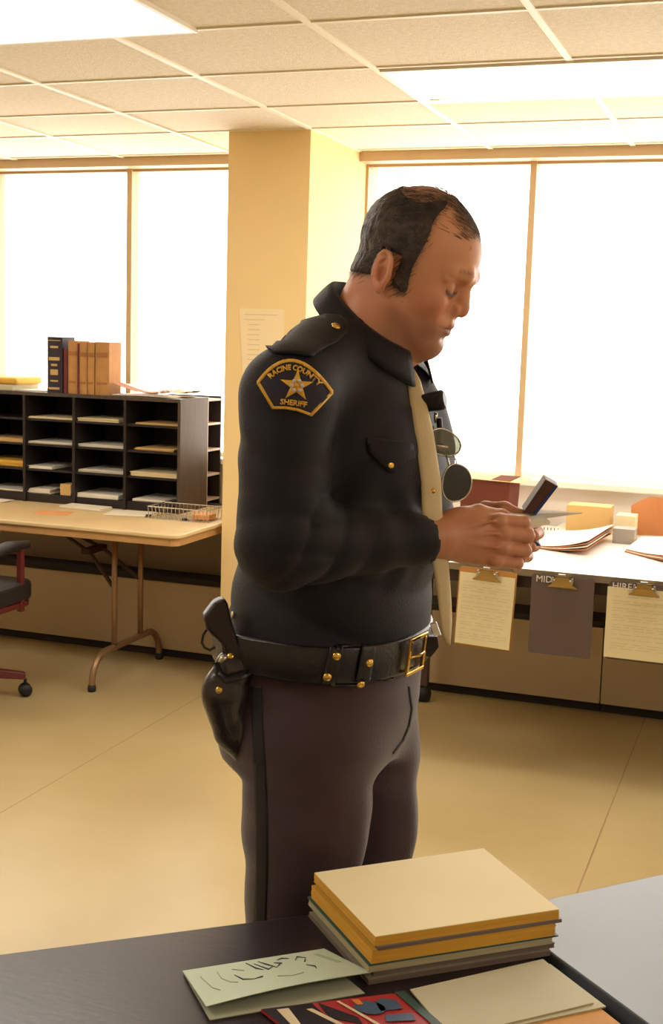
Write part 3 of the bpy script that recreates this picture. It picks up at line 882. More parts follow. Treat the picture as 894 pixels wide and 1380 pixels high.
# ---- pale green brochure with lifted cover
M_mint = mat('pale_green_card', (200, 212, 186), 0.6, var=0.03)
M_mint2 = mat('pale_grey_green_page', (170, 172, 150), 0.7)
M_ink = mat('dark_blue_ink', (54, 62, 84), 0.7)
M_inkf = mat('faint_green_ink', (160, 168, 136), 0.7)
br = empty('brochure', at(370, 1330, Z=DZ)); tag(br, 'pale green brochure with an ink sketch and a lifted cover', 'brochure')
g0 = [at(283, 1376, Z=DZ), at(492, 1340, Z=DZ), at(432, 1290, Z=DZ), at(248, 1314, Z=DZ)]
b = MB(); b.prism([q + Vector((0, 0, .0005)) for q in g0], (0, 0, .0012)); b.build('inner_page', M_mint2, br)
t0 = [at(278, 1357, Z=DZ + .012), at(500, 1311, Z=DZ + .016), at(437, 1279, Z=DZ + .010), at(246, 1309, Z=DZ + .003)]
b = MB(); P = []
for i in range(7):
    v = i / 6; P.append([(t0[0].lerp(t0[1], u)).lerp(t0[3].lerp(t0[2], u), v) + Vector((0, 0, .004 * math.sin(u * 3.14) * (1 - v))) for u in [q / 12 for q in range(13)]])
b.grid(P, (0, 0, .0008)); b.build('cover', M_mint, br)
def onq(u, v): return (t0[0].lerp(t0[1], u)).lerp(t0[3].lerp(t0[2], u), v) + Vector((0, 0, .004 * math.sin(u * 3.14) * (1 - v) + .0012))
b = MB()
for path in ([(.28, .62), (.30, .45), (.36, .40), (.42, .42)], [(.42, .92), (.44, .70), (.47, .62)], [(.46, .85), (.50, .60), (.54, .66)], [(.50, .9), (.53, .75), (.56, .62), (.60, .7)],
             [(.62, .85), (.66, .88), (.70, .84)], [(.72, .75), (.76, .85), (.80, .78), (.76, .66)], [(.74, .55), (.77, .45), (.76, .38)], [(.58, .78), (.62, .72)]):
    b.tube([onq(*q) for q in path], [0.0005 + 0.0007 * (k_ % 2) for k_ in range(len(path))], n=5)
b.build('ink_sketch', M_ink, br)
b = MB()
for path in ([(.08, .75), (.10, .4), (.13, .3)], [(.2, .8), (.19, .6), (.22, .45), (.26, .4)], [(.88, .85), (.93, .45)], [(.90, .85), (.95, .45)], [(.5, .35), (.58, .28), (.66, .32)], [(.3, .8), (.36, .7)]):
    b.tube([onq(*q) for q in path], 0.0005, n=5)
b.build('faint_sketch', M_inkf, br)

# ---- comic-style magazine
mg = empty('magazine', at(495, 1372, Z=DZ)); tag(mg, 'red, blue and black printed magazine under the brochure at the bottom edge', 'magazine')
m0 = [at(420, 1420, Z=DZ), at(610, 1400, Z=DZ), at(545, 1343, Z=DZ), at(352, 1366, Z=DZ)]
m0 = [q + Vector((0, 0, .002)) for q in m0]
b = MB(); b.prism(m0, (0, 0, .004)); b.build('pages', mat('red_magazine_cover', (178, 52, 56), 0.4, var=0.1, vscale=20), mg)
def onm(u, v, h=.0045): return (m0[0].lerp(m0[1], u)).lerp(m0[3].lerp(m0[2], u), v) + Vector((0, 0, h))
def blob(b, P, h=.0045): b.prism([onm(u, v, h) for u, v in P], (0, 0, .0005))
b = MB(); blob(b, [(.0, .3), (.32, .3), (.34, .98), (.0, .98)]); blob(b, [(.34, .60), (.50, .40), (.52, .55), (.38, .97)]); b.build('black_art', mat('black_print', (36, 28, 36), 0.4), mg)
b = MB(); blob(b, [(.05, .5), (.11, .5), (.16, .92), (.08, .92)], .0052); blob(b, [(.36, .3), (.40, .3), (.30, .85), (.26, .85)], .0052); blob(b, [(.58, .3), (.61, .3), (.52, .95), (.50, .95)], .0052); b.build('cream_art', mat('cream_print', (226, 206, 170), 0.4), mg)
b = MB()
ring = [(.66 + .10 * math.cos(t), .72 + .16 * math.sin(t)) for t in [k * .45 for k in range(14)]]
blob(b, ring, .0052); blob(b, [(.70, .62), (.86, .62), (.88, .82), (.80, .90), (.74, .84)], .0052); blob(b, [(.66, .38), (.86, .34), (.88, .50), (.70, .52)], .0052)
b.build('blue_art', mat('blue_print', (66, 92, 122), 0.4), mg)
b = MB(); blob(b, [(.93, .0), (1, .0), (1, 1), (.93, 1)], .0052); b.build('green_art', mat('dark_green_print', (52, 82, 74), 0.4), mg)
b = MB(); blob(b, [(.60, .80), (.64, .80), (.65, .92), (.60, .93)], .006); b.build('orange_art', mat('orange_print', (220, 130, 60), 0.4), mg)

# ---- white papers on the right of the desk
wq = [at(606, 1398, Z=DZ + .006), at(800, 1352, Z=DZ + .006), at(732, 1293, Z=DZ + .006), at(553, 1334, Z=DZ + .006)]
M_wpad = mat('grey_white_paper', (206, 200, 172), 0.75, var=0.03)
pad('paper_stack', 'top white writing paper right of the yellow stack', wq, DZ + .0042, .0026, M_wpad, M_creamedge, 'papers beside the yellow stack', cat='papers')
wq2 = [at(616, 1400, Z=DZ + .003), at(817, 1357, Z=DZ + .003), at(742, 1300, Z=DZ + .003), at(560, 1340, Z=DZ + .003)]
pad('paper_stack', 'lower white sheet peeking out under the writing paper', wq2, DZ + .0018, .0022, M_wpad, M_creamedge, 'papers beside the yellow stack', cat='papers')
wq3 = [at(660, 1430, Z=DZ), at(850, 1392, Z=DZ), at(790, 1345, Z=DZ), at(600, 1372, Z=DZ)]
pad('envelope', 'orange-tan envelope at the bottom edge under the white papers', wq3, DZ + .0003, .0013, mat('orange_tan_kraft', (214, 156, 86), 0.7), M_tan, None, cat='envelope')

# ================================================================== the officer
CYW, SYW = math.cos(YAW), math.sin(YAW)
def P(px, py, v):
    """photo point at horizontal distance v ahead of the camera -> (u right, v ahead, z up)"""
    d = ray(px, py)
    dv = -SYW * d.x + CYW * d.y
    t = v / dv
    u = (CYW * d.x + SYW * d.y) * t
    return np.array([u, v, EYE.z + d.z * t])
def W3(p):
    return Vector((CYW * p[0] - SYW * p[1], SYW * p[0] + CYW * p[1], p[2]))
def toV(w_):
    return np.array([CYW * w_.x + SYW * w_.y, -SYW * w_.x + CYW * w_.y, w_.z])

def smin(a, b, k):
    if k <= 0: return np.minimum(a, b)
    h = np.clip(0.5 + 0.5 * (b - a) / k, 0, 1)
    return b + (a - b) * h - k * h * (1 - h)
def smax(a, b, k): return -smin(-a, -b, k)

class Field:
    def __init__(s, lo, hi, h):
        s.h = h; s.lo = np.array(lo, float)
        n = [int(math.ceil((hi[i] - lo[i]) / h)) + 1 for i in range(3)]
        s.ax = [s.lo[i] + h * np.arange(n[i]) for i in range(3)]
        s.D = np.full(n, 0.08, np.float32)
    def blk(s, lo, hi):
        sl = []
        for i in range(3):
            a = int(max(0, math.floor((lo[i] - s.lo[i]) / s.h))); b_ = int(min(len(s.ax[i]), math.ceil((hi[i] - s.lo[i]) / s.h) + 1))
            if b_ <= a: return None, None
            sl.append(slice(a, b_))
        X = s.ax[0][sl[0]][:, None, None]; Y = s.ax[1][sl[1]][None, :, None]; Z = s.ax[2][sl[2]][None, None, :]
        return tuple(sl), (X, Y, Z)
    def op(s, fn, lo, hi, k, mode='add', m=0.012):
        lo = np.array(lo) - m - k; hi = np.array(hi) + m + k
        sl, g = s.blk(lo, hi)
        if sl is None: return
        d = fn(*g)
        if mode == 'add': s.D[sl] = smin(s.D[sl], d, k)
        elif mode == 'sub': s.D[sl] = smax(s.D[sl], -d, k)
    def ell(s, c, r, k=0.01, R=None, mode='add'):
        c = np.array(c, float); r = np.array(r, float)
        def fn(X, Y, Z):
            p = [X - c[0], Y - c[1], Z - c[2]]
            if R is not None:
                p = [R[0][i] * p[0] + R[1][i] * p[1] + R[2][i] * p[2] for i in range(3)]
            k0 = np.sqrt((p[0] / r[0]) ** 2 + (p[1] / r[1]) ** 2 + (p[2] / r[2]) ** 2) + 1e-9
            k1 = np.sqrt((p[0] / r[0] ** 2) ** 2 + (p[1] / r[1] ** 2) ** 2 + (p[2] / r[2] ** 2) ** 2) + 1e-9
            return k0 * (k0 - 1) / k1
        e = r if R is None else np.full(3, r.max())
        s.op(fn, c - e, c + e, k, mode)
    def cap(s, a, b_, ra, rb, k=0.01, mode='add', flat=None, fr=1.0):
        a = np.array(a, float); b_ = np.array(b_, float)
        ab = b_ - a; L2 = float(ab @ ab) + 1e-12
        def fn(X, Y, Z):
            px_, py_, pz_ = X - a[0], Y - a[1], Z - a[2]
            t = np.clip((px_ * ab[0] + py_ * ab[1] + pz_ * ab[2]) / L2, 0, 1)
            qx, qy, qz = px_ - t * ab[0], py_ - t * ab[1], pz_ - t * ab[2]
            if flat is not None:
                dn = qx * flat[0] + qy * flat[1] + qz * flat[2]
                f_ = (1 / fr - 1)
                qx, qy, qz = qx + dn * flat[0] * f_, qy + dn * flat[1] * f_, qz + dn * flat[2] * f_
            return np.sqrt(qx * qx + qy * qy + qz * qz) - (ra + (rb - ra) * t)
        R_ = max(ra, rb)
        s.op(fn, np.minimum(a, b_) - R_, np.maximum(a, b_) + R_, k, mode)
    def chain(s, pts, rs, k=0.01, **kw):
        for i in range(len(pts) - 1): s.cap(pts[i], pts[i + 1], rs[i], rs[i + 1], k, **kw)
    def mesh(s):
        return surfnet(s.D, s.lo, s.h)

def surfnet(F, lo, h):
    s = F < 0
    nx, ny, nz = F.shape
    c = np.zeros((nx - 1, ny - 1, nz - 1), np.int8)
    for i in (0, 1):
        for j in (0, 1):
            for k in (0, 1):
                c += s[i:nx - 1 + i, j:ny - 1 + j, k:nz - 1 + k]
    act = (c > 0) & (c < 8)
    idx = np.full(act.shape, -1, np.int64)
    I, J, K = np.nonzero(act)
    idx[I, J, K] = np.arange(len(I))
    acc = np.zeros((len(I), 3)); cnt = np.zeros(len(I))
    cor = [(a, b_, d) for a in (0, 1) for b_ in (0, 1) for d in (0, 1)]
    val = {q: F[I + q[0], J + q[1], K + q[2]].astype(float) for q in cor}
    for q in cor:
        for ax in range(3):
            if q[ax] == 0:
                r = list(q); r[ax] = 1; r = tuple(r)
                a, b_ = val[q], val[r]
                m = (a < 0) != (b_ < 0)
                t = np.where(m, a / np.where(m, a - b_, 1), 0)
                p = np.zeros((len(I), 3)); p[:] = q
                p[:, ax] += t
                acc += p * m[:, None]; cnt += m
    V = (acc / cnt[:, None] + np.stack([I, J, K], 1)) * h + lo
    quads = []
    for ax in range(3):
        o1, o2 = (ax + 1) % 3, (ax + 2) % 3
        sl0 = [slice(None)] * 3; sl1 = [slice(None)] * 3
        sl0[ax] = slice(0, -1); sl1[ax] = slice(1, None)
        a = s[tuple(sl0)]; b_ = s[tuple(sl1)]
        E_ = np.argwhere(a != b_)
        ok = (E_[:, o1] > 0) & (E_[:, o2] > 0) & (E_[:, o1] < F.shape[o1] - 1) & (E_[:, o2] < F.shape[o2] - 1)
        E_ = E_[ok]
        ins = a[E_[:, 0], E_[:, 1], E_[:, 2]]
        def cell(d1, d2):
            q = E_.copy(); q[:, o1] -= d1; q[:, o2] -= d2
            return idx[q[:, 0], q[:, 1], q[:, 2]]
        q0, q1, q2, q3 = cell(1, 1), cell(0, 1), cell(0, 0), cell(1, 0)
        Q = np.stack([q0, q1, q2, q3], 1)
        Q[~ins] = Q[~ins][:, ::-1]
        quads.append(Q)
    Q = np.concatenate(quads)
    Q = Q[(Q >= 0).all(1)]
    return V, Q

def np_mesh(name, parts, m, parent=None, colors=None, attrs=None, recenter=None):
    """parts: list of (V view coordinates, faces). One object."""
    Vs, Fs, off = [], [], 0
    for V, Q in parts:
        Vs.append(V); Fs.append(Q + off); off += len(V)
    V = np.concatenate(Vs); Q = np.concatenate(Fs)
    Wd = np.stack([CYW * V[:, 0] - SYW * V[:, 1], SYW * V[:, 0] + CYW * V[:, 1], V[:, 2]], 1)
    if parent is not None:
        Mi = np.array(world_of(parent).inverted())
        Wd = Wd @ Mi[:3, :3].T + Mi[:3, 3]; loc = None
    else:
        loc = Vector(recenter) if recenter is not None else Vector(((Wd[:, 0].min() + Wd[:, 0].max()) / 2, (Wd[:, 1].min() + Wd[:, 1].max()) / 2, Wd[:, 2].min()))
        Wd = Wd - np.array(loc)
    me = bpy.data.meshes.new(name)
    me.vertices.add(len(V)); me.vertices.foreach_set('co', Wd.astype(np.float32).ravel())
    me.loops.add(Q.size); me.loops.foreach_set('vertex_index', Q.astype(np.int32).ravel())
    me.polygons.add(len(Q)); me.polygons.foreach_set('loop_start', np.arange(0, Q.size, 4, dtype=np.int32))
    me.update(calc_edges=True); me.validate()
    me.polygons.foreach_set('use_smooth', [True] * len(me.polygons))
    if colors is not None:
        at_ = me.color_attributes.new('tone', 'FLOAT_COLOR', 'POINT')
        at_.data.foreach_set('color', np.concatenate([colors, np.ones((len(colors), 1))], 1).astype(np.float32).ravel())
    me.materials.append(m)
    o = bpy.data.objects.new(name, me); COL.objects.link(o)
    if loc is not None: o.location = loc
    if parent is not None: o.parent = parent
    return o

def vnoise(X, Y, Z, sc, seed=0):
    """cheap smooth noise from rotated sines"""
    rs = np.random.RandomState(seed); o = 0
    for i in range(7):
        d = rs.normal(size=3); d /= np.linalg.norm(d); f_ = sc * (0.6 + 0.9 * rs.rand()); ph = rs.rand() * 6.28
        o = o + np.sin((X * d[0] + Y * d[1] + Z * d[2]) * f_ + ph)
    return o / 7 * 1.6

# ------------------------------------------------------------------ head frame
HV = 1.93
HO = P(535, 374, HV)
HS = 0.94                                  # head size
TH, PHI = math.radians(22.5), math.radians(17)
fw = np.array([math.cos(PHI) * math.cos(TH), -math.sin(PHI) * math.cos(TH), -math.sin(TH)])
lf = np.array([math.sin(PHI), math.cos(PHI), 0.0])
up_ = np.cross(fw, lf)
HR = np.stack([fw, lf, up_], 1)            # columns: local axes in view coordinates
def h2v(q): return HO + HR @ (np.array(q, float) * HS)
def v2h(p): return HR.T @ (np.array(p, float) - HO) / HS

F = Field((-0.13, -0.12, -0.27), (0.16, 0.12, 0.175), 0.0022)
F.ell((.012, 0, .066), (.093, .0765, .088), .01)
F.ell((.050, 0, .062), (.066, .062, .064), .02)
F.ell((.050, 0, -.002), (.058, .060, .074), .02)
F.ell((.070, 0, -.044), (.046, .044, .034), .02)
F.ell((.102, 0, -.060), (.0165, .020, .0150), .012)       # chin
F.ell((.103, 0, -.062), (.0145, .023, .0135), .008)
for s in (-1, 1):
    F.cap((.022, s * .052, -.030), (.088, s * .020, -.064), .017, .014, .02)       # jaw line
    F.cap((.020, s * .055, .010), (.022, s * .052, -.030), .016, .017, .02)
    F.ell((.083, s * .040, -.002), (.020, .019, .018), .016)  # cheek
    F.ell((.090, s * .028, -.030), (.016, .016, .020), .014)
    F.chain([(.112, s * .006, .044), (.108, s * .024, .049), (.090, s * .044, .046)], [.009, .011, .010], .012)   # brow ridge
    F.ell((.110, s * .036, .022), (.017, .0175, .0120), .009, mode='sub')           # socket
    F.ell((.0875, s * .034, .021), (.0150, .0155, .0140), .004)                    # lid over eyeball
    F.chain([(.1015, s * .020, .0145), (.1030, s * .033, .0120), (.094, s * .047, .0150)], [.0022, .0026, .0022], .003)  # lower lid roll
    F.cap((.103, s * .016, .035), (.089, s * .050, .033), .0035, .004, .006)      # upper fold
F.chain([(.106, 0, .046), (.1080, 0, .030), (.1150, 0, .016), (.1205, 0, .006)], [.0105, .0095, .0095, .0105], .008)    # nose bridge
F.ell((.1230, 0, .0020), (.0105, .0105, .0092), .006)
for s in (-1, 1):
    F.ell((.1130, s * .0120, -.0010), (.0110, .0070, .0075), .005)
    F.ell((.1165, s * .0070, -.0095), (.0050, .0035, .0035), .002, mode='sub')
    F.cap((.113, s * .019, -.002), (.103, s * .030, -.026), .0022, .0022, .006, mode='sub')   # smile fold
F.ell((.098, 0, -.024), (.0225, .028, .020), .014)
F.cap((.1205, 0, -.009), (.1205, 0, -.017), .0020, .0022, .006, mode='sub')        # philtrum
F.chain([(.1170, 0, -.0215), (.1150, -.010, -.0205), (.105, -.024, -.0275)], [.0048, .0045, .0022], .005)
F.chain([(.1170, 0, -.0215), (.1150, .010, -.0205), (.105, .024, -.0275)], [.0048, .0045, .0022], .005)
F.chain([(.1150, 0, -.0345), (.1130, -.010, -.0340), (.103, -.022, -.0290)], [.0056, .0052, .0025], .005)
F.chain([(.1150, 0, -.0345), (.1130, .010, -.0340), (.103, .022, -.0290)], [.0056, .0052, .0025], .005)
F.chain([(.1240, -.0, -.0272), (.1200, -.012, -.0268), (.105, -.026, -.0285)], [.0012, .0012, .0010], .003, mode='sub')
F.chain([(.1240, 0, -.0272), (.1200, .012, -.0268), (.105, .026, -.0285)], [.0012, .0012, .0010], .003, mode='sub')
F.ell((.1200, 0, -.0470), (.0075, .018, .0050), .006, mode='sub')
# neck
nk = [v2h(P(515, 385, 1.93)), v2h(P(506, 430, 1.93)), v2h(P(492, 475, 1.94)), v2h(P(470, 540, 1.95))]
F.chain(nk, [.055, .062, .069, .08], .025)
F.cap(v2h(P(560, 455, 1.92)), v2h(P(528, 478, 1.92)), .026, .034, .03)             # under the chin
F.cap(v2h(P(580, 459, 1.92)), v2h(P(552, 466, 1.92)), .016, .020, .02)
# ears
for s in (-1, 1):
    a = math.radians(-14); e1 = np.array([math.cos(a), 0, math.sin(a)]); 
    ax_u = np.array([-math.sin(math.radians(8)), 0, math.cos(math.radians(8))])      # ear long axis leans back
    ax_f = np.array([ax_u[2], 0, -ax_u[0]])
    ax_n = np.array([-.35, s * .94, 0]); ax_n /= np.linalg.norm(ax_n)
    ax_f = np.cross(ax_u, ax_n); ax_f /= np.linalg.norm(ax_f)
    if ax_f[0] < 0: ax_f = -ax_f
    c = np.array([-.004, s * .0815, .002])
    Re = np.stack([ax_f, ax_n, ax_u], 1)
    F.ell(c + ax_u * .004, (.0175, .0060, .0300), .004, R=Re)
    F.ell(c - ax_u * .020 + ax_f * .003, (.0100, .0058, .0125), .005, R=Re)            # lobe
    def er(t, r): return c + ax_u * (.005 + .028 * math.sin(t) * r) + ax_f * (.0155 * math.cos(t) * r) + ax_n * .0035
    F.ell(c + ax_n * .0045 + ax_f * .003 - ax_u * .002, (.0095, .0065, .0130), .002, R=Re, mode='sub')
    F.ell(c + ax_n * .0060 + ax_f * .000 + ax_u * .015, (.0100, .0045, .0110), .002, R=Re, mode='sub')
    F.chain([er(t, 1.0) for t in np.linspace(-.9, math.pi + .5, 12) ][::1], [.0032] * 12, .003)    # helix
    F.chain([er(t, .62) - ax_f * .001 for t in np.linspace(1.7, 4.2, 7)], [.0025] * 7, .003)
    F.ell(c + ax_f * .0135 - ax_u * .004, (.0045, .0050, .0075), .004, R=Re)             # tragus
headD = F.D.copy()
VH, QH = F.mesh()
XH = VH.copy()
def sstep(a, c, x):
    t = np.clip((x - a) / (c - a), 0, 1); return t * t * (3 - 2 * t)
_w = sstep(.035, -.028, VH[:, 2]) * sstep(-.01, .06, VH[:, 0]) * (1 - sstep(-.085, -.14, VH[:, 2]))
VH[:, 2] -= .0125 * _w
VH[:, 0] -= .003 * _w                                            # head-local coordinates
headV = HO + VH @ HR.T * HS

# ---- skin tone
def lin3(c): return np.array(lin(c)[:3])
def gm(X, c, r): return np.exp(-(((X - np.array(c)) / np.array(r)) ** 2).sum(1))
SK = lin3((230, 164, 128))
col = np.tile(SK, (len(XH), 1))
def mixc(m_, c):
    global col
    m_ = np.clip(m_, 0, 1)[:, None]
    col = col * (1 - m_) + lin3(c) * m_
AY = XH.copy(); AY[:, 1] = np.abs(AY[:, 1])
fr_ = np.clip((XH[:, 0] - .0) / .04, 0, 1)
mixc(.65 * gm(AY, (.085, .045, -.006), (.03, .03, .022)), (196, 108, 84))          # cheeks
mixc(.50 * gm(AY, (.127, 0, .002), (.014, .016, .012)), (198, 108, 86))            # nose tip
mixc(.62 * np.clip((-.014 - XH[:, 2]) / .022, 0, 1) * fr_ * (XH[:, 2] > -.10) , (142, 96, 82))   # shaved beard, deepened to paint shade into the lower face
mixc(.35 * gm(AY, (-.005, .085, .0), (.02, .012, .03)), (214, 120, 92))            # ears
mixc(.6 * gm(AY, (.001, .079, .0), (.008, .006, .012)), (150, 76, 62))
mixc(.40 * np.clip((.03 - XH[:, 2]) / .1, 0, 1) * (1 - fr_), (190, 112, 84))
lipm = np.maximum(gm(AY, (.117, 0, -.0215), (.012, .018, .0050)), gm(AY, (.115, 0, -.0345), (.012, .016, .0055)))
mixc(.75 * (lipm > .35) * lipm * 1.2, (158, 82, 74))
mixc(.9 * np.clip(1.4 * gm(AY, (.112, 0, -.0277), (.018, .025, .0019)), 0, 1), (80, 36, 34))
# eyebrow, sparse, strengthened with painted shade from the brow ridge
yb = AY[:, 1]
bz = .050 + .004 * np.sin(np.clip((yb - .01) / .04, 0, 1) * 3.0)
bm_ = np.exp(-((XH[:, 2] - bz) / .0042) ** 2) * (yb > .010) * (yb < .048) * (XH[:, 0] > .06)
mixc(.62 * bm_ * (0.6 + .4 * np.sin(XH[:, 1] * 2600 + XH[:, 2] * 900)), (104, 70, 54))
# lash line of lowered lids
lz = .0142 + .0030 * ((yb - .034) / .014) ** 2
ln_ = np.exp(-((XH[:, 2] - lz) / .0030) ** 2) * (yb > .016) * (yb < .0485) * (XH[:, 0] > .07)
mixc(.95 * ln_, (38, 24, 24))
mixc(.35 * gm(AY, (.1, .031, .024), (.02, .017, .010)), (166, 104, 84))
# scalp under the hair
def hairmask(X):
    x, y, z = X[:, 0], np.abs(X[:, 1]), X[:, 2]
    st = lambda a, e: 1 / (1 + np.exp(-np.clip(a / e, -30, 30)))
    front = .040 - .004 * np.clip((z - .04) / .04, 0, 1) + .010 * np.clip((z - .10) / .03, 0, 1) - .004 * np.sin(z * 60)
    zl = np.where(x > .014, -.014 + .25 * np.abs(x - .032), np.where(x > -.022, .036, -.026 + .25 * np.clip(x + .09, 0, .1)))
    side = st(front - x, .0035) * st(z - zl, .0028)
    # top front tuft
    top = st(.112 - x - .3 * y - .6 * np.clip(.118 - z, 0, .1), .004) * st(x - .03, .01) * st(.036 - y, .006) * st(z - .095, .004)
    crown = np.clip(1.25 * np.exp(-((x + .008) / .046) ** 2 - (y / .060) ** 2) * st(z - .098, .009), 0, 1)
    return side, top, crown
sd_, tp_, cr_ = hairmask(XH)
dens = np.clip(np.maximum(sd_ * (1 - .72 * cr_), tp_ * .70 * (1 - .45 * cr_)), 0, 1)
mixc(dens * (.80 + .2 * vnoise(XH[:, 0], XH[:, 1], XH[:, 2], 260, 3)), (74, 58, 52))

M_skin = bpy.data.materials.new('skin'); M_skin.use_nodes = True
_n = M_skin.node_tree.nodes; _l = M_skin.node_tree.links; _b = _n['Principled BSDF']
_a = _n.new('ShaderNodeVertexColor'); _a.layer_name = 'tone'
_tc = _n.new('ShaderNodeTexCoord')
_ns = _n.new('ShaderNodeTexNoise'); _ns.inputs['Scale'].default_value = 90; _ns.inputs['Detail'].default_value = 4
_hs = _n.new('ShaderNodeMix'); _hs.data_type = 'RGBA'; _hs.blend_type = 'MULTIPLY'; _hs.inputs['Factor'].default_value = 0.25
_l.new(_tc.outputs['Object'], _ns.inputs['Vector'])
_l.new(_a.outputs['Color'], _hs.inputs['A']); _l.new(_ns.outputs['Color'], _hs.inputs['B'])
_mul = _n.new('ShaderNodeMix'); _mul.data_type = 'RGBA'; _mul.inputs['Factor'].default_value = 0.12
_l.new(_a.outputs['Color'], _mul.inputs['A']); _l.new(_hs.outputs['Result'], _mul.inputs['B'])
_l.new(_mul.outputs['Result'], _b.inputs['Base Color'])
_b.inputs['Roughness'].default_value = 0.46
_b.inputs['Subsurface Weight'].default_value = 0.08
_b.inputs['Subsurface Radius'].default_value = (0.008, 0.003, 0.002)
_b.inputs['Subsurface Scale'].default_value = 1.0
_bp = _n.new('ShaderNodeBump'); _bp.inputs['Strength'].default_value = 0.12; _bp.inputs['Distance'].default_value = 0.002
_l.new(_ns.outputs['Fac'], _bp.inputs['Height']); _l.new(_bp.outputs['Normal'], _b.inputs['Normal'])

# ------------------------------------------------------------------ body measures (view coordinates)
BPH = math.radians(25)
bf = np.array([math.cos(BPH), -math.sin(BPH), 0]); bl = np.array([math.sin(BPH), math.cos(BPH), 0])
def prof(rows):
    """rows: photo y, u-centre, v-centre, a (fore-aft), b (lateral) -> interpolators over z"""
    z = np.array([P(450, r[0], 1.93)[2] for r in rows]); A = np.array([r[1:] for r in rows], float)
    o = np.argsort(z); z = z[o]; A = A[o]
    return z, A
def loft(fld, rows, z0, z1, k=0.02, sq=2.3, cut=True, grow=0.0, fold=None):
    z, A = prof(rows)
    def fn(X, Y, Z):
        zz = np.clip(Z, z[0], z[-1])
        cu, cv, a, b_ = [np.interp(zz.ravel(), z, A[:, i]).reshape(zz.shape) for i in range(4)]
        a = a + grow; b_ = b_ + grow
        dx, dy = X - cu, Y - cv
        f_ = dx * bf[0] + dy * bf[1]; l_ = dx * bl[0] + dy * bl[1]
        r = (np.abs(f_ / a) ** sq + np.abs(l_ / b_) ** sq) ** (1 / sq)
        d = (r - 1) * np.minimum(a, b_) * 1.05
        if fold is not None: d = d + fold(X, Y, Z)
        return smax(smax(d, Z - z1, 0.012), z0 - Z, 0.012)
    r = A[:, 2:].max() + grow + .02
    lo = np.array([A[:, 0].min() - r, A[:, 1].min() - r, z0]); hi = np.array([A[:, 0].max() + r, A[:, 1].max() + r, z1])
    fld.op(fn, lo, hi, k)

RS, RE, RW = P(388, 534, 1.760), P(378, 735, 1.715), P(572, 727, 1.80)         # near arm
LS, LE, LW = P(528, 530, 2.110), P(478, 745, 2.16), P(618, 722, 1.99)          # far arm
torso_rows = [  # photo y, u, v, a, b
    (455, .015, 1.95, .060, .075),
    (480, .010, 1.95, .085, .120),
    (505, .014, 1.95, .110, .155),
    (540, .026, 1.945, .130, .180),
    (600, .034, 1.94, .140, .190),
    (680, .030, 1.94, .140, .186),
    (760, .014, 1.94, .143, .182),
    (820, .002, 1.94, .148, .184),
    (870, -.004, 1.94, .152, .188),
    (900, -.006, 1.94, .150, .186),
]
zh = P(450, 878, 1.93)[2]
G = Field((-.34, 1.60, .98), (.30, 2.34, 1.58), 0.0052)
def torso_fold(X, Y, Z):
    n = vnoise(X, Y, Z, 34, 11) * .0038
    side = (1 - 2 * np.abs(np.sin(((Z * 60 + X * 34) + 2 * vnoise(X, Y, Z, 12, 4)) / 2))) * .0036 * np.clip((1.30 - Z) / .2, 0, 1)
    pull = (1 - 2 * np.abs(np.sin(((X * 60 - Z * 48) + 2 * vnoise(X, Y, Z, 10, 9)) / 2))) * .0042 * np.clip(1 - np.abs(Z - 1.32) / .12, 0, 1)
    hem = -.006 * np.exp(-((Z - zh - .03) / .02) ** 2)
    return n + side + pull + hem
loft(G, torso_rows, zh, 1.56, .02, fold=torso_fold)
# shoulders
for S_, s in ((RS, -1), (LS, 1)):
    G.cap(P(478, 462, 1.95) + bl * s * .05, S_ + np.array([.004, 0, .006]), .056, .062, .035)
G.ell(np.array([.065, 1.905, 1.35]), (.085, .12, .11), .04)
G.chain([P(556, 520, 1.97), P(566, 590, 1.97), P(574, 690, 1.96)], [.026, .034, .036], .04)
def arm(fld, S_, E_, W_, rs, k=.02, fold=True):
    fld.cap(S_, E_, rs[0], rs[1], k); fld.cap(E_, W_, rs[2], rs[3], k)
arm(G, RS, RE, RW, (.068, .060, .058, .036)); arm(G, LS, LE, LW, (.070, .058, .056, .038))
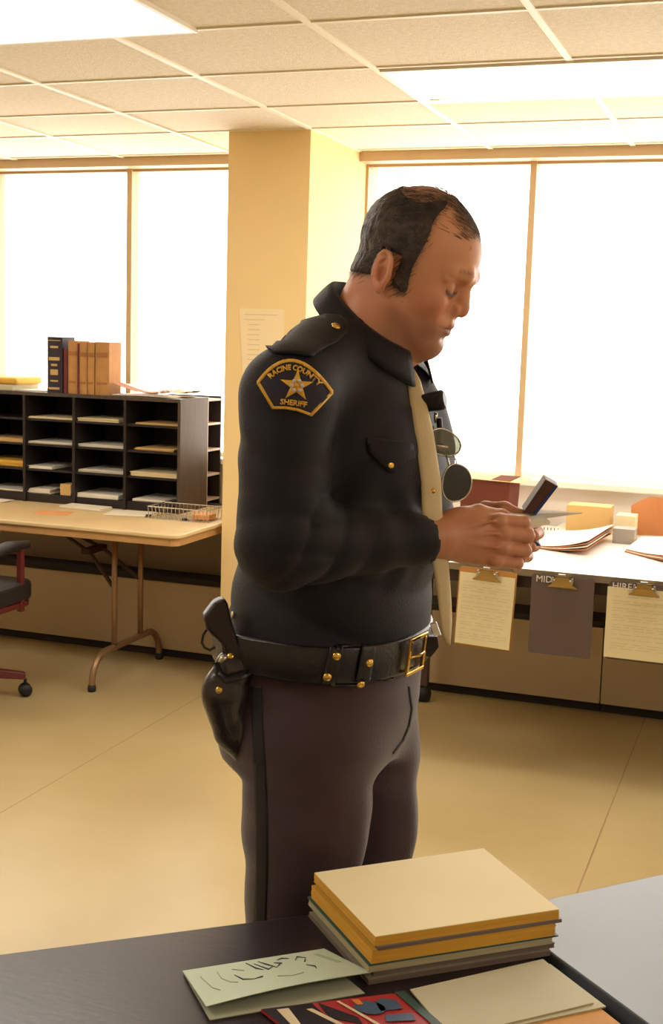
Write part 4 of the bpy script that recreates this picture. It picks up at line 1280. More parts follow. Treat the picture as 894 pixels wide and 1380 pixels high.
# sleeve folds: rings across the limbs near elbow and shoulder
def sleeve_folds(S_, E_, W_):
    lo = np.minimum(np.minimum(S_, E_), W_) - .09; hi = np.maximum(np.maximum(S_, E_), W_) + .09
    sl, (X, Y, Z) = G.blk(lo, hi)
    ua = (E_ - S_); Lu = np.linalg.norm(ua); ua = ua / Lu
    fa = (W_ - E_); Lf = np.linalg.norm(fa); fa = fa / Lf
    def tp(A_, ax_): return (X - A_[0]) * ax_[0] + (Y - A_[1]) * ax_[1] + (Z - A_[2]) * ax_[2]
    def ds(A_, ax_):
        t = tp(A_, ax_); q = (X - A_[0]) ** 2 + (Y - A_[1]) ** 2 + (Z - A_[2]) ** 2 - t * t
        return np.sqrt(np.maximum(q, 0))
    t1 = tp(S_, ua); t2 = tp(E_, fa)
    w = vnoise(X, Y, Z, 26, 5)
    d1 = np.clip(1 - np.abs(ds(S_, ua) - .06) / .05, 0, 1); d2 = np.clip(1 - np.abs(ds(E_, fa) - .05) / .05, 0, 1)
    inner = np.clip(((X - E_[0]) + .02) / .08, 0, 1)
    def crz(a): return 1 - 2 * np.sqrt(np.abs(np.sin(a / 2)) + 1e-4)
    f1 = crz(t1 * 150 + 3.0 * w + X * 30) * .0042 * np.exp(-((t1 - Lu + .01) / .06) ** 2) * (0.35 + inner)
    f2 = crz(t2 * 120 + 3.0 * w - Z * 60) * .0046 * np.exp(-((t2 - .02) / .08) ** 2) * (.4 + inner)
    f3 = np.sin(t1 * 60 + 2.5 * w + Y * 50) * .0022 * np.exp(-((t1 - .06) / .07) ** 2)
    f4 = np.sin(t2 * 90 + 4 * w) * .0026 * np.clip(t2 / Lf, 0, 1)
    G.D[sl] += (d1 * (f1 + f3) + d2 * (f2 + f4)).astype(np.float32)
sleeve_folds(RS, RE, RW); sleeve_folds(LS, LE, LW)
# open cuffs and neck opening
for E_, W_, r in ((RE, RW, .030), (LE, LW, .031)):
    ax_ = (W_ - E_) / np.linalg.norm(W_ - E_)
    G.cap(W_ + ax_ * .000, W_ + ax_ * .06, r, r, .003, mode='sub')
    # flat cut
    e = W_ + ax_ * .012
    def fn(X, Y, Z, e=e, ax_=ax_):
        t = (X - e[0]) * ax_[0] + (Y - e[1]) * ax_[1] + (Z - e[2]) * ax_[2]
        rr_ = np.sqrt(np.maximum((X - e[0]) ** 2 + (Y - e[1]) ** 2 + (Z - e[2]) ** 2 - t * t, 0))
        return np.maximum(-t, rr_ - .044)
    G.op(fn, e - .05, e + .05, .004, mode='sub', m=.02)
G.cap(P(500, 470, 1.945), P(512, 400, 1.935), .064, .066, .006, mode='sub')
jkV, jkQ = G.mesh()

# ------------------------------------------------------------------ hands
def H(px, py, v): return P(px, py, v)
def finger(fld, J, rs, k=.0035):
    fld.chain(J, rs, k)
    fld.ell(J[-1], (rs[-1] * 1.02,) * 3, .002)
R_ = Field((H(470, 700, 1.75)[0], 1.70, 1.10), (H(745, 700, 1.9)[0], 2.02, 1.33), 0.0021)
R_.cap(H(520, 727, 1.78), H(592, 727, 1.81), .030, .0275, .01, flat=np.array([.2, .98, 0]), fr=.78)
R_.ell(H(640, 726, 1.835), (.056, .0205, .0385), .02)
R_.ell(H(615, 722, 1.825), (.042, .022, .034), .02)
R_.ell(H(626, 700, 1.835), (.034, .0190, .018), .014)     # thumb root
kn = [(674, 702, 706, 704, 716, 716), (680, 719, 712, 722, 714, 732), (678, 738, 708, 742, 708, 752), (670, 756, 698, 759, 700, 766)]
rr = [(.0118, .0100, .0085), (.0120, .0102, .0085), (.0115, .0098, .0082), (.0105, .0088, .0075)]
for (x0, y0, x1, y1, x2, y2), r in zip(kn, rr):
    finger(R_, [H(x0 - 26, y0 + (727 - y0) * .15, 1.832), H(x0, y0, 1.832), H(x1, y1, 1.846), H(x2 - 4, y2, 1.880)], [r[0] * .95, r[0], r[1], r[2]])
    R_.ell(H(x0 - 2, y0, 1.824), (.0105, .008, .0085), .006)     # knuckle
finger(R_, [H(612, 705, 1.83), H(645, 692, 1.842), H(676, 697, 1.862), H(697, 704, 1.872)], [.019, .0135, .0118, .0092], .006)
for (x0, y0, x1, y1, x2, y2) in kn[:-1]:       # tendons
    R_.cap(H(x0 - 8, y0, 1.8135), H(606, 722 + (y0 - 722) * .4, 1.805), .0022, .0015, .006)
VR, QR = R_.mesh()
L_ = Field((H(560, 700, 1.95)[0], 1.86, 1.10), (H(750, 700, 1.9)[0], 2.06, 1.33), 0.0021)
L_.cap(H(590, 722, 2.00), H(632, 722, 1.985), .031, .027, .01)
L_.ell(H(664, 720, 1.965), (.046, .0200, .038), .018)
L_.ell(H(655, 700, 1.955), (.030, .0200, .018), .014)
lk = [(694, 700, 724, 700, 718, 706), (700, 715, 729, 718, 720, 722), (698, 731, 724, 735, 716, 737), (692, 746, 715, 750, 708, 751)]
for (x0, y0, x1, y1, x2, y2), r in zip(lk, rr):
    finger(L_, [H(x0 - 22, y0, 1.970), H(x0, y0, 1.966), H(x1 - 4, y1, 1.945), H(x2, y2, 1.912)], [r[0], r[0] * .98, r[1], r[2]])
finger(L_, [H(640, 700, 1.955), H(655, 687, 1.935), H(680, 686, 1.915), H(702, 694, 1.903)], [.018, .0130, .0112, .0090], .006)
VL, QL = L_.mesh()
def handcol(V, seed):
    n = vnoise(V[:, 0], V[:, 1], V[:, 2], 180, seed)[:, None]
    base = lin3((204, 140, 104)) * (1 - .5 * np.clip(n * .5, 0, 1)) + lin3((184, 98, 76)) * (.5 * np.clip(n * .5, 0, 1))
    return base

# ------------------------------------------------------------------ hidden body under the clothes
B = Field((-.36, 1.62, .0), (.32, 2.32, 1.56), 0.012)
rows_b = [(r[0], r[1], r[2], r[3] - .022, r[4] - .024) for r in torso_rows] + [(960, -.008, 1.94, .125, .165), (1010, -.010, 1.94, .115, .160)]
loft(B, rows_b, P(450, 1000, 1.93)[2], 1.50, .03)
B.cap(P(500, 440, 1.935), P(478, 520, 1.95), .058, .075, .03)
arm(B, RS, RE, RW, (.050, .043, .040, .028)); arm(B, LS, LE, LW, (.050, .043, .040, .028))
HIPR, KNR, ANR = P(418, 985, 1.85), np.array([-.045, 1.845, .50]), np.array([-.070, 1.85, .09])
HIPL, KNL, ANL = P(478, 985, 2.03), np.array([.048, 2.02, .50]), np.array([.030, 2.03, .09])
for a, c, e in ((HIPR, KNR, ANR), (HIPL, KNL, ANL)):
    B.chain([a, c, e], [.082, .052, .038], .02)
VB, QB = B.mesh()
colB = np.tile(lin3((206, 142, 108)), (len(VB), 1))
ROOT = W3((-.02, 1.94, 0))
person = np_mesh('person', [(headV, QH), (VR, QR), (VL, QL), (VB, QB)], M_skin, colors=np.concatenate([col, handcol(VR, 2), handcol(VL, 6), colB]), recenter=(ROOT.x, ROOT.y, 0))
tag(person, 'person in a dark police uniform jacket standing sideways, head bowed over papers in both hands', 'person')

# ------------------------------------------------------------------ clothes
M_jacket = mat('midnight_blue_twill', (23, 19, 27), 0.6, var=0.12, vscale=30, bump=0.22, bscale=420, sheen=0.06, spec=0.28)
jacket = np_mesh('jacket', [(jkV, jkQ)], M_jacket, person)
from mathutils.bvhtree import BVHTree
def bvh_of(parts):
    vs, fs, off = [], [], 0
    for V, Q in parts:
        vs += [W3(p) for p in V]; fs += [tuple(int(i) + off for i in q) for q in Q]; off += len(V)
    return BVHTree.FromPolygons(vs, fs)
bv_j = bvh_of([(jkV, jkQ)])
def onto(px, py, off=0.0015, bv=None, default=None):
    """where the garment's surface lies at this photo point, lifted off it by off"""
    d = ray(px, py).normalized()
    hit = (bv or bv_j).ray_cast(EYE, d)
    if hit[0] is None:
        return default
    n = hit[1]
    if n.dot(d) > 0: n = -n
    return hit[0] + n * off
def sheet_on(polys_px, name, m, parent, off=0.0016, bv=None, step=4.0, thick=0.0012, tri=True):
    """an appliqué: outline in photo points, filled with a grid, laid on the garment"""
    o_list = []
    bm = bmesh.new()
    for poly in polys_px:
        vs = [bm.verts.new((x, y, 0)) for x, y in poly]
        bm.faces.new(vs)
    xs = [p[0] for q in polys_px for p in q]; ys = [p[1] for q in polys_px for p in q]
    g = bm.faces[:]
    x = math.floor(min(xs) / step) * step + step / 2
    while x < max(xs):
        bmesh.ops.bisect_plane(bm, geom=bm.verts[:] + bm.edges[:] + bm.faces[:], plane_co=(x, 0, 0), plane_no=(1, 0, 0)); x += step
    y = math.floor(min(ys) / step) * step + step / 2
    while y < max(ys):
        bmesh.ops.bisect_plane(bm, geom=bm.verts[:] + bm.edges[:] + bm.faces[:], plane_co=(0, y, 0), plane_no=(0, 1, 0)); y += step
    last = None
    bad = []
    for v in bm.verts:
        p = onto(v.co.x, v.co.y, off, bv)
        if p is None:
            q0 = W3(P(v.co.x, v.co.y, 1.84)); hit = (bv or bv_j).find_nearest(q0)
            p = hit[0] + hit[1] * (off if hit[1].dot(q0 - hit[0]) > 0 else -off)
        v.co = p
    if bad: bmesh.ops.delete(bm, geom=bad, context='VERTS')
    bmesh.ops.recalc_face_normals(bm, faces=bm.faces)
    me = bpy.data.meshes.new(name); bm.to_mesh(me); bm.free()
    me.transform(world_of(parent).inverted())
    me.polygons.foreach_set('use_smooth', [True] * len(me.polygons))
    me.materials.append(m)
    o = bpy.data.objects.new(name, me); COL.objects.link(o); o.parent = parent
    sm = o.modifiers.new('thickness', 'SOLIDIFY'); sm.thickness = thick; sm.offset = 0
    return o
def band(pts, w_):
    """polyline -> ribbon polygons (px)"""
    out = []
    for (x0, y0), (x1, y1) in zip(pts[:-1], pts[1:]):
        dx, dy = x1 - x0, y1 - y0; L = math.hypot(dx, dy) or 1; nx, ny = -dy / L * w_ / 2, dx / L * w_ / 2
        ex, ey = dx / L * w_ * .25, dy / L * w_ * .25
        out.append([(x0 - nx - ex, y0 - ny - ey), (x1 - nx + ex, y1 - ny + ey), (x1 + nx + ex, y1 + ny + ey), (x0 + nx - ex, y0 + ny - ey)])
    return out

# collar: stand and folded leaf around the neck
ax0, ax1 = P(497, 480, 1.945), P(508, 425, 1.935)
axd = (ax1 - ax0) / np.linalg.norm(ax1 - ax0)
cf = bf - axd * (bf @ axd); cf /= np.linalg.norm(cf); cl_ = np.cross(axd, cf)
if cl_ @ bl < 0: cl_ = -cl_
def collar_pt(th, s):
    """th 0 front, pi back; s 0 inside bottom .. 1 fold .. 2 leaf edge"""
    c_ = math.cos(th); bk = (1 - c_) / 2
    top = .016 + .072 * bk; lo = -.030
    if s <= 1: h = lo + (top - lo) * s; r = .071 + .004 * (1 - s)
    else:
        q = s - 1; leaf = .038 + .016 * max(0, c_) ** 2
        h = top - leaf * q * (1.0 - .25 * bk); r = .072 + .004 + .022 * q ** 0.8 + .006 * q * max(0, c_)
    return ax0 + axd * (h + .012) + cf * (c_ * r * 1.02) + cl_ * (math.sin(th) * r * 1.0)
b = MB()
Pg = []
ss = [0, .35, .7, .92, 1.0, 1.06, 1.2, 1.45, 1.7, 2.0]
for i in range(49):
    th = math.radians(20 + 320 * i / 48)
    Pg.append([W3(collar_pt(th, s)) for s in ss])
b.grid(Pg)
co = b.build('collar', M_jacket, jacket, smooth=True)
sm = co.modifiers.new('thickness', 'SOLIDIFY'); sm.thickness = .003; sm.offset = 0

# shirt collar + tie
M_shirt = mat('dark_shirt_cloth', (56, 50, 58), 0.7)
M_tie = mat('tan_tie_cloth', (216, 194, 150), 0.6, var=0.06, vscale=20, bump=0.1, bscale=300)
M_tiebk = mat('pale_shirt_collar', (222, 210, 190), 0.7)
# necktie
tp = [(546, 474, 7), (548, 486, 8), (549, 494, 6), (553, 515, 8), (559, 545, 9.5), (566, 580, 11), (571, 615, 11.5), (576, 650, 12), (583, 690, 12), (590, 730, 11), (596, 770, 9), (600, 810, 8), (602, 838, 7), (603, 856, 5), (604, 869, 1)]
Pg = []
prev = None
def tie_v(y):
    return np.interp(y, [474, 500, 545, 600, 650, 700, 770, 869], [1.855, 1.845, 1.815, 1.805, 1.802, 1.806, 1.812, 1.818])
for x, y, hw in tp:
    row = []
    v0 = tie_v(y)
    c = P(x, y, v0)
    if y < 690:
        h = onto(x, y, .003)
        if h is not None: c = toV(h) + bf * .004
    hwm = hw / 1671 * c[1] / .86
    for j in range(7):
        t = j / 3 - 1
        row.append(W3(c + bl * (t * hwm) * .62 + bf * (.004 * (1 - t * t) + .0) + np.array([t * hwm * .75, 0, 0])))
    Pg.append(row)
b = MB(); b.grid(Pg); tie = b.build('necktie', M_tie, person, smooth=True)
sm = tie.modifiers.new('thickness', 'SOLIDIFY'); sm.thickness = .003; sm.offset = 1

_tt = onto(575, 660, .011)
b = MB(); b.lathe([(.0045, 0), (.0045, .002), (.002, .0035)], _tt, n=12, M=Matrix.Rotation(math.pi / 2, 4, 'X')); b.build('tie_tack', M_brass, tie, smooth=True)
# sleeve patch: dark field, gold border, star, arced lettering
M_patch = mat('patch_dark_field', (34, 32, 52), 0.7)
M_goldt = mat('gold_thread', (244, 186, 62), 0.55, bump=0.3, bscale=600)
M_silver = mat('pale_embroidery', (226, 216, 206), 0.6, bump=0.3, bscale=500)
arcp = []
for i in range(15):
    t = i / 14
    x = (1 - t) ** 2 * 350.5 + 2 * t * (1 - t) * 394 + t * t * 444.5
    y = (1 - t) ** 2 * 515 + 2 * t * (1 - t) * 455 + t * t * 527
    arcp.append((x, y))
low = [(444.5, 530), (418.5, 559), (400, 552), (385, 549.5), (369, 549.5), (350.5, 517)]
outline = arcp + low
sp = sheet_on([outline], 'shoulder_patch', M_patch, jacket, off=.0020, step=5)
border = sheet_on(band(outline + [outline[0]], 3.8), 'border_stitching', M_goldt, sp, off=.0032, step=50)
sc = (399.5, 520.5)
star = []
for i in range(10):
    a = math.radians(-90 + 4 + 36 * i); r = 23 if i % 2 == 0 else 8.6
    star.append((sc[0] + r * math.cos(a) * .98, sc[1] + r * math.sin(a) * .93))
sheet_on([star], 'gold_star', M_goldt, sp, off=.0033, step=5)
for i in range(7):
    a = math.radians(i * 60); r = 6.6 if i < 6 else 0
    q = (sc[0] + r * math.cos(a), sc[1] + r * math.sin(a))
    sheet_on([[(q[0] + 2.6 * math.cos(t), q[1] + 2.6 * math.sin(t)) for t in [k * math.pi / 4 for k in range(8)]]], 'star_bead', M_silver if i < 6 else M_goldt, sp, off=.0046, step=50, thick=.002)
def text_on(body, size, place, name, m, parent, off):
    cu = bpy.data.curves.new(name, 'FONT'); cu.body = body; cu.size = size; cu.align_x = 'CENTER'; cu.align_y = 'CENTER'; cu.resolution_u = 2; cu.offset = 0.35
    tmp = bpy.data.objects.new(name, cu); COL.objects.link(tmp)
    dg = bpy.context.evaluated_depsgraph_get(); me = bpy.data.meshes.new_from_object(tmp.evaluated_get(dg)); bpy.data.objects.remove(tmp)
    Mi = world_of(parent).inverted()
    for v in me.vertices:
        x, y = place(v.co.x, v.co.y)
        p = onto(x, y, off)
        v.co = Mi @ p
    me.materials.clear(); me.materials.append(m)
    o = bpy.data.objects.new(name, me); COL.objects.link(o); o.parent = parent
    s_ = o.modifiers.new('thickness', 'SOLIDIFY'); s_.thickness = .001; s_.offset = 0
    return o
def arc_place(x, y):
    # centre line of the upper legend: an arc just inside the border
    t = min(1, max(0, .5 + x / 96)); k0, k1, k2 = (356, 518), (395, 471), (439, 530)
    cx = (1 - t) ** 2 * k0[0] + 2 * t * (1 - t) * k1[0] + t * t * k2[0]; cy = (1 - t) ** 2 * k0[1] + 2 * t * (1 - t) * k1[1] + t * t * k2[1]
    tx = 2 * (1 - t) * (k1[0] - k0[0]) + 2 * t * (k2[0] - k1[0]); ty = 2 * (1 - t) * (k1[1] - k0[1]) + 2 * t * (k2[1] - k1[1])
    L = math.hypot(tx, ty); return cx + ty / L * y, cy - tx / L * y
text_on('RACINE COUNTY', 9.6, arc_place, 'arc_lettering', M_goldt, sp, .0034)
def low_place(x, y):
    t = x / 50
    return 395.5 + x * .98 + y * .12, 543.2 + 6.0 * t + 3.5 * t * t - y
text_on('SHERIFF', 10.0, low_place, 'lower_lettering', M_goldt, sp, .0034)

# epaulette with button
ep = [(352, 466), (380, 447), (410, 436), (440, 428), (458, 429), (467, 438), (466, 450), (455, 462), (440, 469), (426, 478), (419, 484), (398, 480), (372, 478)]
epo = sheet_on([ep], 'epaulette', M_jacket, jacket, off=.0045, step=6, thick=.004)
def dome(px, py, r, m, name, parent, bv=None, off=.002, h=.5):
    p = onto(px, py, off, bv)
    if p is None: return None
    n = (onto(px, py, off + .01, bv) - p).normalized()
    q = n.to_track_quat('Z', 'Y').to_matrix().to_4x4()
    b = MB(); b.lathe([(r, 0), (r * .98, r * h * .35), (r * .75, r * h * .8), (r * .35, r * h), (0.0001, r * h * 1.02)], p, n=16, M=q)
    return b.build(name, m, parent, smooth=True)
dome(450.5, 445.5, .0070, M_brass, 'button', epo, off=.0075)
dome(525.5, 627, .0062, M_brass, 'button', jacket, off=.002)
# seams, yoke and pocket on the chest
M_seam = mat('jacket_seam', (30, 26, 32), 0.8)
sheet_on(band([(498, 610), (512, 622), (526, 634), (541, 627), (556, 616)], 1.4), 'pocket_flap_seam', M_seam, jacket, off=.0012, step=50)
sheet_on([[(494, 590), (554, 598), (557, 616), (541, 628), (526, 637), (511, 624), (496, 609)]], 'pocket_flap', M_jacket, jacket, off=.0032, step=6, thick=.003)

# ------------------------------------------------------------------ trousers
T = Field((-.30, 1.68, .02), (.26, 2.22, 1.12), 0.0062)
tro_rows = [
    (868, -.006, 1.94, .146, .180), (900, -.006, 1.94, .150, .182), (940, -.008, 1.94, .150, .185), (985, -.012, 1.94, .144, .184), (1030, -.012, 1.94, .125, .170)]
zt0 = P(450, 1010, 1.93)[2]
loft(T, tro_rows, zt0, P(450, 876, 1.93)[2], .02)
# thigh, knee, shin, hem: near and far leg
nearL = [P(418, 1000, 1.845), P(412, 1110, 1.835), P(408, 1200, 1.835), np.array([-.052, 1.835, .46]), np.array([-.075, 1.84, .10])]
farL = [P(482, 1000, 2.01), P(487, 1110, 2.01), P(478, 1200, 2.01), np.array([.042, 2.01, .46]), np.array([.030, 2.02, .10])]
T.chain(nearL, [.104, .093, .083, .070, .062], .03)
T.chain(farL, [.106, .090, .080, .068, .062], .03)
for L in (nearL, farL):          # hem cut
    e = L[-1] + np.array([0, 0, -.02])
    T.op(lambda X, Y, Z, e=e: (Z - e[2]) + 0 * X + 0 * Y, e - .12, e + np.array([.12, .12, .02]), .003, mode='sub', m=.02)
# creases and folds
X, Y, Z = T.ax[0][:, None, None], T.ax[1][None, :, None], T.ax[2][None, None, :]
def axis_of(L, Z):
    zs = np.array([p[2] for p in L])[::-1]; us = np.array([p[0] for p in L])[::-1]; vs_ = np.array([p[1] for p in L])[::-1]
    return np.interp(Z.ravel(), zs, us).reshape(Z.shape), np.interp(Z.ravel(), zs, vs_).reshape(Z.shape)
for L in (nearL, farL):
    cu, cv = axis_of(L, Z)
    f_ = (X - cu) * bf[0] + (Y - cv) * bf[1]; l_ = (X - cu) * bl[0] + (Y - cv) * bl[1]
    r = np.sqrt(f_ ** 2 + l_ ** 2); ang = np.arctan2(l_ + .012, f_)
    T.D -= (.009 * np.exp(-(ang / .22) ** 2) * np.clip((.92 - Z) / .12, 0, 1) * np.clip(1 - np.abs(r - .085) / .05, 0, 1)).astype(np.float32)
T.D += (vnoise(X, Y, Z, 24, 21) * .0020 + np.sin(Z * 70 + X * 40 + 2 * vnoise(X, Y, Z, 10, 8)) * .0018 * np.exp(-((Z - .86) / .08) ** 2)).astype(np.float32)
trV, trQ = T.mesh()
M_trou = mat('brown_grey_serge', (56, 31, 39), 0.75, var=0.10, vscale=30, bump=0.15, bscale=400, sheen=0.35)
trou = np_mesh('trousers', [(trV, trQ)], M_trou, person)
bv_t = bvh_of([(trV, trQ)])
M_stripe = mat('black_trouser_braid', (26, 20, 26), 0.7)
_sl = [(345, 925), (346, 960), (348, 1000), (350, 1040), (352, 1080), (353, 1120), (353, 1160), (352, 1200), (350, 1240), (348, 1280)]
sheet_on([[(x - 7, y) for x, y in _sl] + [(x + 8, y) for x, y in _sl[::-1]]], 'side_stripe', M_stripe, trou, off=.0012, bv=bv_t, step=5, thick=.0006)
sheet_on([[(550, 925), (552, 925), (556, 955), (552, 979), (544, 998), (530, 1016), (529, 1014), (542, 997), (550, 978), (554, 956)]], 'fly_crease_shade', M_stripe, trou, off=.0010, bv=bv_t, step=6)  # shadow in the crease by the fly, laid on as a dark strip

# shoes
M_shoe = mat('black_polished_leather', (20, 17, 19), 0.25)
for L in (nearL, farL):
    Sf = Field((L[-1][0] - .14, L[-1][1] - .14, 0.0), (L[-1][0] + .27, L[-1][1] + .12, .14), .006)
    a = L[-1]
    Sf.cap(a * [1, 1, 0] + [0, 0, .10], a * [1, 1, 0] + [-.02, 0, .045], .042, .040, .02)
    Sf.cap(a * [1, 1, 0] + np.array([-.03, 0, .040]), a * [1, 1, 0] + bf * .17 + np.array([0, 0, .032]), .038, .034, .03, flat=np.array([0, 0, 1.]), fr=.9)
    Sf.D = np.maximum(Sf.D, (0.006 - Sf.ax[2])[None, None, :].astype(np.float32) + 0 * Sf.D)
    so_ = np_mesh('shoe', [Sf.mesh()], M_shoe, person)

# ------------------------------------------------------------------ belt
M_leather = mat('black_duty_leather', (26, 20, 22), 0.32, bump=0.15, bscale=160)
zb_, zf_ = P(450, 897, 1.76)[2] + .004, P(560, 884, 1.83)[2]
def belt_pt(th, h, off=0.0):
    a, b_ = .157 + off, .192 + off
    sq = 2.3
    c_, s_ = math.cos(th), math.sin(th)
    f_ = a * math.copysign(abs(c_) ** (2 / sq), c_); l_ = b_ * math.copysign(abs(s_) ** (2 / sq), s_)
    p = np.array([-.005, 1.94, 0]) + bf * f_ + bl * l_
    p[2] = (zb_ + zf_) / 2 + (zf_ - zb_) / 2 * (f_ / a) + h + .004 * (1 - abs(c_))
    return p
belt = None
b = MB()
ring = []
for i in range(73):
    th = 2 * math.pi * i / 72
    ring.append([W3(belt_pt(th, h, o_)) for h, o_ in ((-.027, 0), (-.027, .004), (-.024, .0055), (.024, .0055), (.027, .004), (.027, 0))])
b.grid(ring)
bmesh.ops.remove_doubles(b.bm, verts=b.bm.verts, dist=.0002)
belt = b.build('duty_belt', M_leather, person, smooth=True)
bv_b = BVHTree.FromPolygons([q for r in ring for q in r], [(i * 6 + j, (i + 1) * 6 + j, (i + 1) * 6 + j + 1, i * 6 + j + 1) for i in range(72) for j in range(5)])
def slab_on(poly, name, m, parent, bv, off, thick, step=6): return sheet_on([poly], name, m, parent, off=off, bv=bv, step=step, thick=thick)
for xs_, xb in ((453, 441), (495, 484)):
    kp = slab_on([(xs_ - 8, 871), (xs_ + 9, 872), (xb + 10, 922 + (xs_ - 453) * .2), (xb - 8, 920 + (xs_ - 453) * .2)], 'belt_keeper', M_leather, belt, bv_b, .004, .004)
for px, py in ((453, 883), (441, 911), (495, 892), (484, 919)):
    dome(px, py, .0066, M_brass, 'snap', belt, bv=bv_b, off=.0055, h=.6)
# buckle
bq = [(549, 857), (576, 856), (567, 906), (541, 906)]
def lerp2(a, c, t): return (a[0] + (c[0] - a[0]) * t, a[1] + (c[1] - a[1]) * t)
def bq_pt(u, v): return lerp2(lerp2(bq[0], bq[1], u), lerp2(bq[3], bq[2], u), v)
bv_y = bv_b
def frame_pts(u, v):
    x, y = bq_pt(u, v); q = onto(x, y, .008, bv_b)
    if q is None:
        q = W3(P(x, y, 1.835))
    return q
O_ = [frame_pts(.15, .5), frame_pts(.5, .5)]
# fit a plane through buckle from the belt front
th0 = -.36
pc = belt_pt(th0, 0, .008); pe = belt_pt(th0 + .25, 0, .008)
tv = (pe - pc); tv /= np.linalg.norm(tv); zv = np.array([bf[0] * .10, bf[1] * .10, .99]); zv /= np.linalg.norm(zv)
cbk = None
best = None
for k in range(-75, 25):
    q = belt_pt(math.radians(k), 0.0, .009); w_ = W3(q) - EYE
    sx = FW / 2 + FPX * w_.dot(_r) / w_.dot(_f); sy = FH / 2 - FPX * w_.dot(_u) / w_.dot(_f)
    if best is None or abs(sx - 559) < best[0]: best = (abs(sx - 559), k, sx, sy)
th0 = math.radians(best[1])
pc = belt_pt(th0, 0.0, .010); pe = belt_pt(th0 + .12, 0, .010); pm = belt_pt(th0 - .12, 0, .010)
tv = (pe - pm); tv /= np.linalg.norm(tv)
def bk(u, v, o=0.0):
    nn = np.cross(tv, zv); nn /= np.linalg.norm(nn)
    if nn @ bf < 0: nn = -nn
    return W3(pc + tv * u + zv * v + nn * o)
hw_, hh_ = .031, .030
b = MB()
for (u0, u1, v0, v1) in ((-hw_, hw_, hh_ - .006, hh_), (-hw_, hw_, -hh_, -hh_ + .006), (-hw_, -hw_ + .007, -hh_ + .006, hh_ - .006), (hw_ - .007, hw_, -hh_ + .006, hh_ - .006)):
    b.hexa([bk(u0, v0), bk(u1, v0), bk(u1, v1), bk(u0, v1), bk(u0, v0, .005), bk(u1, v0, .005), bk(u1, v1, .005), bk(u0, v1, .005)])
M_gold = mat('polished_gold_plate', (232, 186, 96), 0.2, metal=0.95)
bko = b.build('belt_buckle', M_gold, belt, bevel=.001)
b = MB()
for dv in (0.0,): b.tube([bk(-hw_ + .004, dv, .004), bk(.0, dv, .009), bk(hw_ - .010, dv, .006)], .0022, n=8)
b.build('prong', M_gold, bko, smooth=True)

# ------------------------------------------------------------------ holster with revolver
M_hol = mat('holster_leather', (44, 34, 34), 0.28, bump=0.12, bscale=120, coat=0.3)
HF = Field((P(262, 900, 1.80)[0], 1.68, P(300, 1050, 1.80)[2]), (P(372, 900, 1.80)[0], 1.92, P(300, 860, 1.80)[2]), .0036)
hv = 1.80
HF.chain([P(312, 898, hv), P(306, 935, hv), P(316, 985, hv + .005), P(328, 1018, hv + .01)], [.026, .033, .027, .015], .02, flat=np.array([.3, -.95, 0]), fr=.72)
HF.cap(P(296, 925, hv), P(300, 962, hv), .018, .016, .02)
HF.cap(P(326, 900, hv), P(330, 890, hv + .02), .02, .018, .015)
hol = np_mesh('holster', [HF.mesh()], M_hol, belt)
bv_h = bvh_of([HF.mesh()])
b = MB()
b.tube([W3(P(292, 893, hv - .03)), W3(P(296, 908, hv - .036)), W3(P(304, 916, hv - .036)), W3(P(325, 912, hv - .034)), W3(P(345, 902, hv - .02))], [.006, .007, .007, .006, .006], n=8, ry=.4)
b.build('retaining_strap', M_leather, hol, smooth=True)
b = MB(); b.box(0, 0.001, 0, .001, 0, .001); b.bm.clear()
b.tube([W3(P(303, 868, hv - .0)), W3(P(310, 905, hv + .01)), W3(P(330, 935, hv + .02)), W3(P(345, 900, hv + .01))], .010, n=8, ry=.4)
b.build('belt_loop', M_leather, hol, smooth=True)
for px, py in ((295.5, 930), (311, 884)):
    dome(px, py, .0055, M_brass, 'snap', hol, bv=bv_h, off=.0005)

rv = empty('revolver', W3(P(312, 905, hv))); tag(rv, 'dark-gripped revolver sitting in the black holster at his hip', 'revolver')
gp = [(303, 806), (290, 811), (274, 832), (278, 849), (285, 857), (297, 868), (310, 893), (330, 893), (322, 866), (313, 838), (308, 815)]
b = MB(); b.prism([W3(P(x, y, hv - .013)) for x, y in gp], W3((-.006, .026, 0)) - W3((0, 0, 0)))
b.build('grip', mat('dark_walnut_grip', (40, 23, 27), 0.35, var=0.2, vscale=40), rv, bevel=.006, seg=3)
b = MB()
b.tube([W3(P(308, 868, hv)), W3(P(318, 890, hv)), W3(P(326, 906, hv))], [.012, .014, .012], n=10, ry=1)
b.build('frame', mat('gun_steel', (90, 88, 92), 0.3, metal=0.9), rv, smooth=True)
b = MB(); b.tube([W3(P(296, 897, hv - .012)), W3(P(300, 888, hv - .012)), W3(P(306, 884, hv - .012))], [.004, .006, .004], n=8); b.build('hammer', M_steel, rv, smooth=True)
b = MB()
pts = [W3(P(x, y, hv)) for x, y in ((280, 846), (274, 855), (272, 866), (276, 873), (283, 876), (290, 872))]
b.tube(pts, .0022, n=7); b.build('lanyard_loop', M_leather, hol, smooth=True)
dome(316, 829, .006, M_steel, 'badge_stud', jacket, off=.002)

